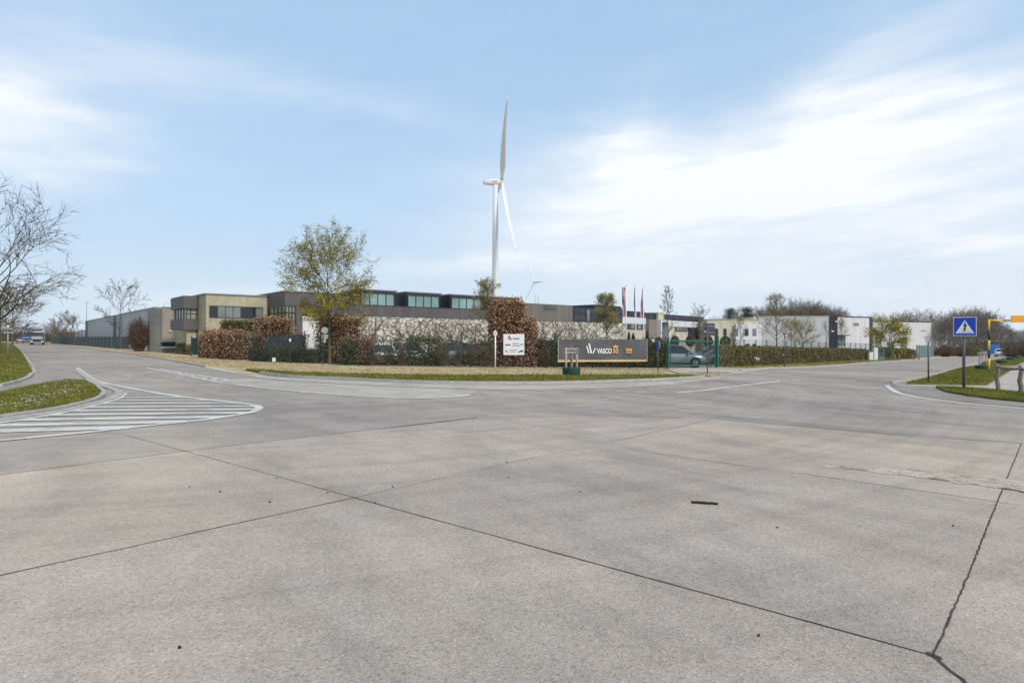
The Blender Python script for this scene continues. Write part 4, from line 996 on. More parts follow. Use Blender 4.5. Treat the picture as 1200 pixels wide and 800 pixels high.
for q in ((766.3, 767.8), (775.4, 777.4)):
    f5.box(mb := MB(), f5.t(q[0])+.003, f5.t(q[1]), FL, f5.z(770, 374.8), -1.4, 1); mb.build('portal_post', M['facia'], root)
f5.box(mb := MB(), f5.t(767.8)+.003, f5.t(775.4), f5.z(771, 377.8), f5.z(770, 374.8), -1.4, 1); mb.build('portal_lintel', M['facia'], root)
f5.window(root, 768, 775.2, 378.2, 398, n=3, pane='glassdark')
f5.box(mb := MB(), f5.t(772)+.003, f5.t(779.2), f5.z(775, 375.2), f5.z(775, 366), .1, 9); mb.build('cream_tower', M['creamW'], root)
f5.box(mb := MB(), f5.t(779.2)+.003, f5.t(826), f5.z(803, 376.4), f5.z(803, 369.6), .3, 9); mb.build('black_band', M['navy'], root)
f5.box(mb := MB(), f5.t(777.4)+.003, f5.t(826), f5.z(803, 383.2), f5.z(803, 376.4)-.003, 0, 9); mb.build('white_band', M['facia'], root)
f5.box(mb := MB(), f5.t(777.4)+.003, f5.t(826), FL, f5.z(803, 383.2)-.003, .15, 9); mb.build('cream_wall', M['creamW'], root)
f5.window(root, 791.5, 806, 383.4, 387.4, 'glassmid', n=3)
f5.window(root, 807, 822, 384, 397, 'glassdark', n=3)
for x in (785, 795, 803, 812, 820): f5.box(mb := MB(), f5.t(x)-.04, f5.t(x)+.04, f5.z(803, 383), f5.z(803, 376.6), -.03, .02); mb.build('panel_joint', M['galv'], root)
# cream building right
O7 = GY(829, 127); d7 = Vector((1, .18, 0)).normalized(); f7 = Facade(O7, d7); root = bld('cream_building', 'cream two-storey building with a row of brown-framed windows behind the gate', O7)
f7.box(mb := MB(), 0, f7.t(889), FL, f7.z(855, 374.6), 0, 10); mb.build('wall', M['creamW'], root)
f7.box(mb := MB(), f7.t(860), f7.t(890), FL, f7.z(875, 380.4), -.8, -.01); mb.build('white_wall', M['facia'], root)
f7.box(mb := MB(), -.1, f7.t(889)+.1, f7.z(855, 374.6), f7.z(855, 374), -.15, 10.1); mb.build('roof_edge', M['roofedge'], root)
for x in (839.5, 849.5): f7.window(root, x-1.8, x+1.8, 385.3, 393, 'glassdark', n=1)
fy = Facade(f7.P(0, -.8), d7)
for x, p in ((860.6+2, 'glassmid'), (874.8, 'glassdark'), (884, 'glassmid')): fy.window(root, x-2, x+2, 385.5, 393.2, p, n=1)
for x in (876, 884, 891.0): 
    if x < 889: fy.window(root, x-2, x+2, 403, 405.5, 'glassdark', n=1)
f7.box(mb := MB(), f7.t(884.5), f7.t(886.4), f7.z(886, 380), f7.z(886, 371), .3, 1.3); mb.build('flue', M['roofedge'], root)
# grey warehouse right
O8 = GY(889.5, 140); d8 = Vector((1, -.02, 0)).normalized(); f8 = Facade(O8, d8); root = bld('warehouse', 'pale grey warehouse with a dark vertical panel and entrance behind the clipped hedge', O8)
z8 = zat(371.2, 140); f8.box(mb := MB(), 0, f8.t(972), FL, z8, 0, 30); mb.build('wall', M['panelX'], root)
f8.box(mb := MB(), -.1, f8.t(972), z8, z8+.16, -.1, 30); mb.build('roof_edge', M['roofedge'], root)
f8.box(mb := MB(), f8.t(972)+.003, f8.t(981), FL, z8+.05, -.25, 20); mb.build('dark_panel', M['navy'], root)
O9 = f8.P(f8.t(981)+.005, 0); f9 = Facade(O9, Vector((1, .42, 0)).normalized())
z9 = zat(371.4, O9.y); t9 = f9.t(1018.8)
f9.box(mb := MB(), 0, t9, FL, z9, 0, 20); mb.build('white_wall', M['panelwhite'], root)
f9.box(mb := MB(), -.0, t9+.4, z9, z9+.2, -.1, 20); mb.build('roof_edge', M['frame'], root)
f9.box(mb := MB(), t9+.003, t9+1.0, FL, z9-.003, -.1, 18); mb.build('edge_panel', M['frame'], root)
f9.window(root, 981.5, 990.5, 393.5, 405, 'glassmid', n=3)
f9.box(mb := MB(), f9.t(980.6), f9.t(991), f9.z(986, 393.3), f9.z(986, 392.2), -1.2, -.06); mb.build('canopy', M['frame'], root)
f9.box(mb := MB(), f9.t(1000), f9.t(1006.5), f9.z(1003, 381.6), f9.z(1003, 378.4), -.06, .02); mb.build('name_board', M['brownW'], root)
for x, y in ((979.5, 376.5), (975, 388)):
    f8.box(mb := MB(), f8.t(x)-.25, f8.t(x)+.25, f8.z(x, y)-.15, f8.z(x, y)+.15, -.35, -.26); mb.build('wall_lamp', M['facia'], root)
# white far warehouse
O10 = GY(1021.5, 164); f10 = Facade(O10, Vector((1, .25, 0)).normalized()); root = bld('warehouse', 'white far warehouse behind the golden budding tree', O10)
z10 = zat(377, 164); te_ = f10.t(1091.6)
f10.box(mb := MB(), 0, te_, FL, z10, 0, 18); mb.build('wall', M['panelwhite'], root)
f10.box(mb := MB(), -.1, te_+.1, z10, z10+.2, -.1, 18); mb.build('roof_edge', M['frame'], root)
f10.box(mb := MB(), f10.t(1055), f10.t(1063), FL, f10.z(1059, 395), -.08, .1); mb.build('door', M['panelfence'], root)
f10.box(mb := MB(), te_+.003, te_+.9, FL, z10, -.1, 16); mb.build('edge_panel', M['galv'], root)
f10.box(mb := MB(), f10.t(1079.6), f10.t(1085), f10.z(1082, 388.2), f10.z(1082, 387), -.05, .05); mb.build('lettering', M['galv'], root)
# dark gabion wall
g0, g1 = GY(276, 56.5), GY(354, 50.6); root = tag(MB().hexa(*[[(q.x, q.y, z) for q, z in l] for l in (
    [(g0, -.6), (g1, -.6), (g1+V*.5, -.6), (g0+V*.5, -.6)], [(g0, zat(397, g0.y)), (g1, zat(391.8, g1.y)), (g1+V*.5, zat(391.8, g1.y)), (g0+V*.5, zat(397, g0.y))])]).build('stone_wall', M['gabion']),
    'dark grey stone retaining wall in front of the zinc-clad corner', 'wall')

# ------------------------------------------------------------------ fences, gates
def wire_panel_mesh(L, H, step=.07, hs=.2, r=.003):
    mb = MB(); n = int(L/step)
    vs = []; segs = []
    for i in range(n+1): segs.append((np.array([i*step, 0, 0.]), np.array([i*step, 0, H]), r, r))
    for j in range(int(H/hs)+1): segs.append((np.array([0, .008, j*hs+.001]), np.array([L, .008, j*hs+.001]), r*1.2, r*1.2))
    return tubes(segs, 3)
def fence_run(label, pts, H, group=None, post_h=2.15, matp='darkgreen', matw='greenwire', seg=2.5, step=.06, name='mesh_fence', solid=None):
    root = empty(name, pts[0], label, 'fence', group)
    P = densify([Vector((p[0], p[1], 0)) for p in pts], seg)
    for i, p in enumerate(P):
        z = gz(p.x, p.y); mb = MB(); mb.box((p.x, p.y, z+post_h/2-.1), (.06, .06, post_h+.2)); mb.build('post', M[matp], root)
    for a, b in zip(P[:-1], P[1:]):
        d = b-a; L = d.length; ang = math.atan2(d.y, d.x)
        if solid:
            mb = MB(); n = d.normalized(); q = Vector((-n.y, n.x, 0))*.02
            mb.hexa([(p.x, p.y, gz(p.x, p.y)+.08) for p in (a+n*.05-q, b-n*.05-q, b-n*.05+q, a+n*.05+q)], [(p.x, p.y, gz(p.x, p.y)+H) for p in (a+n*.05-q, b-n*.05-q, b-n*.05+q, a+n*.05+q)])
            mb.build('panel', M[solid], root)
        else:
            v, f = wire_panel_mesh(L, H, step); c, s = math.cos(ang), math.sin(ang)
            w = np.c_[v[:, 0]*c-v[:, 1]*s+a.x, v[:, 0]*s+v[:, 1]*c+a.y, v[:, 2]]
            w[:, 2] += -0.0115*w[:, 0]-.0027*w[:, 1]+.05
            raw_mesh('panel', w, f, M[matw], root)
    return root
fence_run('green wire mesh fence from the cream office to the gate', [GY(276, 50.5), GY(340, 45), GY(420, 41.6), GY(540, 41.3), GY(650, 41.6), GY(780, 43.2)], 2.0)
fence_run('blue-grey panel fence in front of the left grey warehouse', [GY(60, 172), GY(100, 127), GY(131, 101), GY(152, 93)], 1.9, solid='winddark', name='panel_fence', seg=4, matp='galv')
fence_run('green post fence running behind the clipped right hedge', [GY(846, 49), GY(872, 54), GY(1020, 88)], 2.1, seg=2.6, step=.09, name='mesh_fence')
fence_run('pale blue-green fence before the white far warehouse', [GY(1074, 104), GY(1094, 118)], 2.0, seg=2.6, solid='panelfence', name='panel_fence')
fence_run('dark low fence along the far right car park', [GY(1166, 158), GY(1215, 140)], 1.2, solid='black', name='panel_fence', seg=5)
def gate(label, p0, p1, H, post_w=.22, name='gate', n=9, infill=None):
    p0 = Vector((p0[0], p0[1], 0)); p1 = Vector((p1[0], p1[1], 0)); d = (p1-p0); L = d.length; d.normalize(); a = math.atan2(d.y, d.x)
    root = empty(name, (p0.x, p0.y, gz(p0.x, p0.y)), label, 'gate')
    for p, h, w in ((p0, H+.1, post_w*.5), (p1, H+.35, post_w)):
        mb = MB(); mb.box((p.x, p.y, gz(p.x, p.y)+h/2), (w, w, h), a); mb.build('gatepost', M['green'], root)
    def bar(t0, z0, t1, z1, w, nm=None, m='green'):
        A = p0+d*t0; B = p0+d*t1; mb_ = MB(); A = Vector((A.x, A.y, gz(A.x, A.y)+z0)); B = Vector((B.x, B.y, gz(B.x, B.y)+z1))
        return A, B
    fr = MB()
    i = post_w
    for z in (.18, H-.06):
        A, B = bar(i, z, L-i, z, .1); fr.tube(A, B, .065, .065, 4)
    for t in (i, L-i):
        A, B = bar(t, .18, t, H-.06, .1); fr.tube(A, B, .05, .05, 4)
    fr.build('frame', M['green'], root)
    segs = []
    t = i+.1
    while t < L-i:
        A, B = bar(t, .2, t, H-.1, .1); segs.append((np.array(A), np.array(B), .012, .012)); t += .075
    v, f = tubes(segs, 4); raw_mesh('bars', v, f, M['greenwire'], root)
    return root
gate('green sliding gate with a silver car parked behind it', GY(783, 42.7), GY(840, 46.2), 1.95)
gate('dark green far gate beside the white cabinets', GY(1029, 84), GY(1046, 87), 1.7, infill=1)
gate('green gate between the reddish bush and the grey brick block', GY(178, 84), GY(189, 82), 1.7)
gate('small green gate left of the brown beech hedge', GY(224.5, 61), GY(234, 58), 1.8)
def cabinet(px, Y, w, h, label, mat='offwhite', door=True):
    b = GY(px, Y); root = empty('utility_cabinet', b, label, 'cabinet')
    m = MB(); m.box((b.x, b.y, b.z+h/2), (w, .4, h)); m.build('casing', M[mat], root)
    m = MB(); m.box((b.x, b.y, b.z+h+.03), (w+.08, .48, .06)); m.build('lid', M['galv'], root)
    m = MB(); m.box((b.x, b.y-.21, b.z+h*.5), (w*.8, .02, h*.8)); m.build('door', M[mat], root)
cabinet(1020, 80, .5, 1.0, 'narrow white utility cabinet at the end of the long clipped hedge')
cabinet(1025.5, 80.5, .5, 1.6, 'taller white utility cabinet beside the dark green far gate')
cabinet(140-1.8+.0, 100.5, .6, 1.1, 'small dark green cabinet near the left warehouse fence', 'darkgreen')
for i, (px, Y) in enumerate(((1049, 79), (1053.5, 78), (1069, 82), (1077, 83))):
    b = GY(px, Y); o = MB().tube(b, b+Vector((0, 0, .75)), .1, .09, 8).build('bollard', M['wood'])
    tag(o, 'short wooden bollard before the small clipped hedge at the far gate', 'bollard', 'wooden bollards by the far gate')

# banner on the fence
def banner():
    Yb = 41.0; a = GY(653.5, Yb); b = GY(758, Yb+.9); d = Vector((b.x-a.x, b.y-a.y, 0)); L = d.length; d.normalize(); n = Vector((d.y, -d.x, 0))
    zt, zb = zat(397.4, Yb), zat(424, Yb); H = zt-zb
    root = empty('banner', (a.x, a.y, gz(a.x, a.y)), 'long dark grey banner reading VASCO 50 tied to the mesh fence', 'banner')
    def surf(name, m, z0, z1, off, wav=True):
        nx, nz = 60, 10; vs = []; fs = []
        for j in range(nz+1):
            for i in range(nx+1):
                s = i/nx*L; z = z0+(z1-z0)*j/nz
                w = .028*math.sin(s*2.1+z*2.5)+.016*math.sin(s*5.3-z*4) if wav else 0
                p = a+d*s+n*(off+w); vs.append((p.x, p.y, z))
        for j in range(nz):
            for i in range(nx): k = j*(nx+1)+i; fs.append((k, k+1, k+nx+2, k+nx+1))
        return MB().add(vs, fs).build(name, m, root, True, fix=False)
    surf('cloth', M['banner'], zb+.13, zt, .05); surf('hem', M['tanline'], zb, zb+.126, .05)
    edge = MB()
    for s0 in (0.01, L-.03): 
        p = a+d*s0+n*.085; q = a+d*(s0+.02)+n*.085
        edge.hexa([(p.x, p.y, zb), (q.x, q.y, zb), (q.x+n.x*.01, q.y+n.y*.01, zb), (p.x+n.x*.01, p.y+n.y*.01, zb)], [(p.x, p.y, zt), (q.x, q.y, zt), (q.x+n.x*.01, q.y+n.y*.01, zt), (p.x+n.x*.01, p.y+n.y*.01, zt)])
    edge.build('edge_band', M['facia'], root)
    k = Yb/F
    def on(px, py):  # banner-plane metres
        return ((px-653.5)*k*1.0, zat(py, Yb))
    def put(name, vs2, fs, m, off=.10):
        vs = []
        for x, z, y in vs2: p = a+d*x+n*(off+y); vs.append((p.x, p.y, z))
        return MB().add(vs, fs).build(name, m, root)
    def stroke(mb, p, q, w):
        (x0, z0), (x1, z1) = on(*p), on(*q); w *= k
        vs = [(x0-w/2, z0), (x0+w/2, z0), (x1+w/2, z1), (x1-w/2, z1)]
        mb.add([(*(a+d*x+n*.10).xy, z) for x, z in vs]+[(*(a+d*x+n*.108).xy, z) for x, z in vs], [(0, 1, 2, 3), (7, 6, 5, 4), (0, 4, 5, 1), (1, 5, 6, 2), (2, 6, 7, 3), (3, 7, 4, 0)])
    lg = MB(); stroke(lg, (688.2, 405.4), (690.6, 414), 1.5); stroke(lg, (690.9, 402.4), (693.8, 414), 1.8); stroke(lg, (698.5, 408), (695.6, 414), 1.4); stroke(lg, (691.2, 413), (696, 414), 4.0*0+1.2)
    lg.build('logo', M['white'], root)
    def txt(name, t, x0, y1, hpx, wpx, m, bold):
        vs, fs = text_mesh(t, 1.0, bold); xs = [v[0] for v in vs]; ys = [v[1] for v in vs]
        X, Z = on(x0, y1); w = wpx*k; h = hpx*k
        put(name, [(X+(v[0]-min(xs))/(max(xs)-min(xs))*w, Z+(v[1]-min(ys))/(max(ys)-min(ys))*h, v[2]) for v in vs], fs, m)
    txt('lettering', 'VASCO', 700.4, 414.2, 6.0, 18.2, M['white'], .03)
    txt('lettering', '50', 719.8, 414.2, 6.3, 6.6, M['gold'], .03)
    cr = MB(); 
    stroke(cr, (720.2, 406.8), (726, 406.8), .1)
    (x0, z0), (x1, z1) = on(720, 407.2), on(726.6, 403.4); xm = (x0+x1)/2
    pts = [(x0+.02, z0), (x1-.02, z0), (x1, z0+.6*(z1-z0)), (xm+.07, z0+.45*(z1-z0)), (xm, z1), (xm-.07, z0+.45*(z1-z0)), (x0, z0+.6*(z1-z0))]
    P3 = [(*(a+d*x+n*.10).xy, z) for x, z in pts]; Q3 = [(*(a+d*x+n*.108).xy, z) for x, z in pts]; m_ = len(pts)
    cr = MB().add(P3+Q3, [tuple(range(m_)), tuple(range(2*m_-1, m_-1, -1))]+[(i, (i+1) % m_, m_+(i+1) % m_, m_+i) for i in range(m_)]); cr.build('crown_emblem', M['gold'], root)
    sm = MB()
    for i in range(4): stroke(sm, (736.9+i*2.0, 408.3), (736.9+i*2.0, 411.6), 1.5)
    stroke(sm, (739.9, 412.6), (739.9, 413.8), 7.8)
    sm.build('small_lettering', M['gold'], root)
banner()
# company board
def board():
    Yb = 40.9; base = GY(602, Yb); k = Yb/F
    root = empty('company_board', base, 'white company notice board on posts before the tallest beech block', 'sign')
    X0, Z0 = at(590, 416, Yb).x, zat(415.8, Yb); X1, Z1 = at(614.4, 391.3, Yb).x, zat(391.3, Yb)
    MB().box(((X0+X1)/2, Yb, (Z0+Z1)/2), (X1-X0, .05, Z1-Z0)).build('panel', M['signface'], root)
    m = MB()
    for x in (X0+.12, X1-.12): m.box((x, Yb+.06, (Z1-.1+base.z)/2), (.06, .06, Z1-.1-base.z))
    m.build('posts', M['darkgreen'], root)
    def bars(name, rects, m):
        mb = MB()
        for x0, x1, y0, y1 in rects:
            mb.box((at((x0+x1)/2, 0, Yb).x, Yb-.03, zat((y0+y1)/2, Yb)), ((x1-x0)*k, .008, (y1-y0)*k))
        mb.build(name, m, root)
    bars('text_lines', [(592, 598, 403.2, 404.6), (600, 608, 402.2, 402.8), (600, 609, 404.8, 405.4), (609.6, 613, 403, 404), (592.2, 594, 410, 411.2), (592.5, 596, 412, 412.6), (596.5, 606, 409.8, 410.3), (598, 604, 411.8, 412.3)], M['darkpost'])
    bars('pictogram', [(609, 613, 410.4, 412.2), (607.2, 609, 411.6, 412.8)], M['ink'])
    mb = MB()
    for p, q, w in (((595.8, 394.2), (596.8, 398), .5), ((597, 393), (598.2, 398), .6), ((600.2, 395.8), (599, 398), .5)):
        P = at(*p, Yb-.03); Q = at(*q, Yb-.03); w *= k
        mb.hexa([(Q.x-w, Q.y-.008, Q.z), (Q.x+w, Q.y-.008, Q.z), (Q.x+w, Q.y, Q.z), (Q.x-w, Q.y, Q.z)], [(P.x-w, P.y-.008, P.z), (P.x+w, P.y-.008, P.z), (P.x+w, P.y, P.z), (P.x-w, P.y, P.z)])
    mb.build('logo', M['red'], root)
    vs, fs = text_mesh('vasco', 1, .02); xs = [v[0] for v in vs]; ys = [v[1] for v in vs]
    X = at(601.3, 0, Yb).x; Z = zat(397.8, Yb)
    MB().add([(X+(v[0]-min(xs))/(max(xs)-min(xs))*7.6*k, Yb-.03-v[2], Z+(v[1]-min(ys))/(max(ys)-min(ys))*2.0*k) for v in vs], fs).build('lettering', M['darkpost'], root)
board()

# ------------------------------------------------------------------ signs
def post(root, p, h, r=.03, m='galv'): return MB().tube(p-Vector((0, 0, .1)), p+Vector((0, 0, h)), r, r, 10).build('post', M[m], root, True)
def facing(p, yaw=None):
    a = math.atan2(-p.y, -p.x) if yaw is None else yaw      # direction the face looks to
    n = Vector((math.cos(a), math.sin(a), 0)); r = Vector((-n.y, n.x, 0))   # r = viewer's right
    return n, r
def plate(root, name, c, n, r, pts, th, m, off=0):
    """pts in (right, up) metres round centre c, on the face looking along n"""
    base = c+n*off; P = [base+r*x+Vector((0, 0, y)) for x, y in pts]
    return MB().poly(P, th, n).build(name, M[m], root)
def rect(w, h): return [(-w/2, -h/2), (w/2, -h/2), (w/2, h/2), (-w/2, h/2)]
def circ(r, n=28): return [(math.cos(2*math.pi*i/n)*r, math.sin(2*math.pi*i/n)*r) for i in range(n)]
# pedestrian crossing sign
p = G(1129.5, 456.5); root = empty('crossing_sign', p, 'blue square pedestrian crossing sign on a grey post at the right verge', 'road sign'); k = p.y/F
h = zat(372, p.y)-p.z; post(root, p, h, .052, 'darkpost'); n, r = facing(p); c = Vector((p.x, p.y, zat(382.5, p.y)))+r*.03
s = 22.4*k
plate(root, 'border', c, n, r, rect(s, s*.99), .02, 'facia', .06)
plate(root, 'panel', c, n, r, rect(s*.93, s*.92), .004, 'blue', .081)
plate(root, 'triangle', c, n, r, [(-.40*s, -.36*s), (.40*s, -.36*s), (0, .33*s)], .003, 'white', .086)
ped = empty if 0 else None
mb = MB(); base = c+n*.0895
def P2(x, y): return base+r*(x*s)+Vector((0, 0, y*s))
mb.poly([P2(math.cos(i*.7)*.035+.005, math.sin(i*.7)*.035+.19) for i in range(9)], .002, n)
for poly in ([(-.02, .15), (.04, .15), (.07, .04), (.05, -.04), (-.03, -.04)], [(-.02, .13), (-.09, .03), (-.07, .01), (-.01, .07)], [(.04, .13), (.11, .04), (.09, .02), (.03, .07)],
             [(-.03, -.05), (.02, -.05), (-.05, -.25), (-.09, -.25)], [(.0, -.05), (.05, -.05), (.04, -.15), (.02, -.26), (-.02, -.26)]):
    mb.poly([P2(*q) for q in poly], .002, n)
mb.build('pedestrian_symbol', M['ink'], root)
mb = MB()
for i in range(6): x = -.28+i*.11; mb.poly([P2(x, -.335), P2(x+.03, -.335), P2(x*.8+.03, -.275), P2(x*.8, -.275)], .0015, n)
mb.build('crossing_stripes', M['ink'], root)
# give-way sign seen obliquely
p = G(1088, 449.5); root = empty('give_way_sign', p, 'narrow give-way sign turned nearly edge-on, on a dark post', 'road sign')
post(root, p, zat(396, p.y)-p.z, .035, 'darkpost'); n, r = facing(p, R(-123.4-62)); c = Vector((p.x, p.y, zat(399.2, p.y))); s = .42
c = c+r*.05
plate(root, 'rim', c, n, r, [(-s, .28), (0, -.42), (s, .28)][::-1] if 0 else [(-s*.62, .18), (0, -.22), (s*.62, .18)], .02, 'red', .04)
plate(root, 'panel', c, n, r, [(-s*.56, .165), (0, -.17), (s*.56, .165)], .004, 'white', .061)
# square back-facing sign at gate
p = G(829, 438); root = empty('road_sign', p, 'large square road sign seen from behind on a thin post at the gate drive', 'road sign'); k = p.y/F
post(root, p, zat(378.5, p.y)-p.z, .03, 'darkpost'); n, r = facing(p); c = Vector((p.x+1.9*k, p.y, zat(386, p.y)))
plate(root, 'panel_back', c, n, r, rect(13.0*k, 14.4*k), .02, 'darkpost', -.06)
mb = MB()
for z in (-.18, .18): q = c+Vector((0, 0, z)); mb.poly([q-r*.28-Vector((0, 0, .025))+n*-.038, q+r*.28-Vector((0, 0, .025))+n*-.038, q+r*.28+Vector((0, 0, .025))+n*-.038, q-r*.28+Vector((0, 0, .025))+n*-.038], .02, n)
mb.build('brackets', M['galv'], root)
plate(root, 'sticker', c+r*(-4.0*k)+Vector((0, 0, -2.2*k)), n, r, circ(1.3*k, 12), .003, 'facia', -.038)
# round blue sign nearly edge-on
p = G(771, 437); root = empty('cycle_path_sign', p, 'round blue sign turned almost edge-on beside the banner', 'road sign')
post(root, p, zat(399.5, p.y)-p.z, .03, 'darkpost'); n, r = facing(p, R(-103-72)); c = Vector((p.x+.05, p.y, zat(404.8, p.y)))
plate(root, 'panel', c, n, r, circ(.25), .02, 'blue', .035); plate(root, 'rim', c, n, r, circ(.262), .012, 'facia', .02)
# small dark double sign
p = G(919.3, 430); root = empty('road_sign', p, 'small dark road sign seen from behind before the clipped hedge', 'road sign'); k = p.y/F
post(root, p, zat(389.6, p.y)-p.z, .035, 'darkpost'); n, r = facing(p, R(-60))
c = Vector((p.x+1.2*k, p.y, zat(393, p.y)))
plate(root, 'panel_back', c, n, r, [(-.26, .2), (0, -.26), (.26, .2)][::-1], .02, 'darkpost', -.05)
plate(root, 'sticker', c+r*.1, n, r, circ(.07, 10), .003, 'facia', -.028)
plate(root, 'lower_plate', Vector((p.x-1.3*k, p.y, zat(415.5, p.y))), n, r, rect(.1, .22), .01, 'galv', .0)
# left pair: round + plates
p = G(378.6, 425.4); root = empty('road_sign', p, 'pale round sign with a white plate below it beside the large budding tree', 'road sign'); k = p.y/F
post(root, p, zat(384, p.y)-p.z, .035, 'galv'); n, r = facing(p); c = Vector((p.x+1.9*k, p.y, zat(387, p.y)))
plate(root, 'disc', c, n, r, circ(4.2*k), .02, 'galv', .05); plate(root, 'disc_face', c, n, r, circ(3.7*k), .004, 'offwhite', .071)
plate(root, 'plate', Vector((p.x+2.0*k, p.y, zat(394.3, p.y))), n, r, rect(7.6*k, 5.0*k), .015, 'offwhite', .05)
plate(root, 'plate', Vector((p.x+1.0*k, p.y, zat(399.2, p.y))), n, r, rect(4.4*k, 4.0*k), .015, 'offwhite', .05)
# marker post
p = G(580.5, 431.2); root = empty('marker_post', p, 'thin white marker post with a small plate left of the company board', 'post'); k = p.y/F
post(root, p, zat(386.8, p.y)-p.z, .042, 'white'); n, r = facing(p); c = Vector((p.x, p.y, zat(390.6, p.y)))
plate(root, 'plate', c, n, r, rect(4.6*k, 4.4*k), .02, 'facia', .04); plate(root, 'pictogram', c, n, r, rect(1.8*k, 1.6*k), .003, 'gold', .061)
# left verge sign
p = G(9.3, 424); root = empty('road_sign', p, 'post with a small round sign and two street-name plates on the left verge', 'road sign'); k = p.y/F
post(root, p, zat(380.5, p.y)-p.z, .035, 'galv'); n, r = facing(p); c = Vector((p.x, p.y, zat(382.4, p.y)))
plate(root, 'disc', c, n, r, circ(1.9*k), .02, 'red', .04); plate(root, 'disc_face', c, n, r, circ(1.35*k), .003, 'offwhite', .061)
for dx, z, w in ((2.2, 385.2, 6), (-1.5, 387.6, 9), (.8, 389.6, 10)):
    plate(root, 'name_plate', Vector((p.x+dx*k, p.y, zat(z, p.y))), n, r, rect(w*k, 1.6*k), .015, 'darkpost' if dx < 0 else 'galv', .04)
# small plates on fence / wall
for px, py, Y, w, h_, lab in ((321, 421.3, 46.1, 3.8, 4.6, 'small white notice plate low on the mesh fence'), (340, 398.4, 44.6, 2.2, 3.4, 'tiny white notice plate before the dark stone wall'),
                              (765.6, 398.8, 43.0, 3.0, 2.6, 'small pale yellow plate on the fence right of the banner')):
    c = at(px, py, Y-.12); n, r = facing(c); k = Y/F
    o = MB().poly([c+r*x*k+Vector((0, 0, y*k)) for x, y in rect(w, h_)], .02, n).build('notice_plate', M['facia']); tag(o, lab, 'plate')

# height barrier
p = G(1159, 437.5); root = empty('height_barrier', p, 'yellow and black striped height barrier with an orange board', 'barrier'); k = p.y/F
zt = zat(374, p.y); bands = [(437.5, 427, 'yellow'), (427, 415, 'yellow'), (415, 402.5, 'black'), (402.5, 397.5, 'yellow'), (397.5, 386, 'black')]
bands = [(437.5, 433.5, 'black'), (433.5, 420, 'yellow'), (420, 410, 'black'), (410, 398.5, 'yellow'), (398.5, 387, 'black'), (387, 374, 'yellow')]
for a, b, m in bands: MB().tube((p.x, p.y, zat(a, p.y)), (p.x, p.y, zat(b, p.y)-.002), .058, .058, 12).build('post_band', M[m], root, True)
d = Vector((1, -.28, 0)).normalized()
def onbar(px): t = hit(px, p, d); return p+d*t
def bar(x0, x1, r_, m, nm):
    a = onbar(x0); b = onbar(x1); a.z = zt-.08; b.z = zt-.08; return MB().tube(a, b, r_, r_, 10).build(nm, M[m], root, True)
bar(1158.2, 1175, .058, 'yellow', 'cross_bar'); bar(1175.2, 1260, .045, 'galv', 'cross_bar')
a = onbar(1184.5); b = onbar(1240); q = Vector((-d.y, d.x, 0))*-.09
MB().hexa([Vector((v.x, v.y, zt-.22)) for v in (a, b, b+q, a+q)], [Vector((v.x, v.y, zt+.22)) for v in (a, b, b+q, a+q)]).build('board', M['orange'], root)
a = onbar(1260); 
MB().tube((a.x, a.y, gz(a.x, a.y)), (a.x, a.y, zt), .075, .075, 12).build('far_post', M['yellow'], root, True)

# wooden rail fence
def rail_fence():
    p0 = G(1169, 457); p1 = G(1196, 461.5); root = empty('rail_fence', p0, 'weathered wooden post and rail fence beside the paved path', 'fence')
    d = (p1-p0); d.z = 0; pts = [p0, p1, p1+d, p1+d*2]; rg = random.Random(1)
    for q in pts:
        z = gz(q.x, q.y); rings = []
        for j in range(7):
            t = j/6; rr = .078*(1-.12*t)*(1 if j < 6 else .8); ox, oy = .02*math.sin(j*1.7+q.x), .02*math.cos(j*2.1)
            rings.append([Vector((q.x+ox+math.cos(a_)*rr, q.y+oy+math.sin(a_)*rr, z-.1+t*1.12)) for a_ in [i*math.pi/5 for i in range(10)]])
        MB().loft(rings).build('post', M['wood'], root, True)
    for a, b in zip(pts[:-1], pts[1:]):
        rings = []
        for j in range(7):
            c = a.lerp(b, j/6); z = gz(c.x, c.y)+.90-.05*math.sin(j/6*math.pi)
            rings.append([Vector((c.x, c.y+math.cos(a_)*.05, z+math.sin(a_)*.042)) for a_ in [i*math.pi/4 for i in range(8)]])
        MB().loft(rings).build('rail', M['wood'], root, True)
rail_fence()

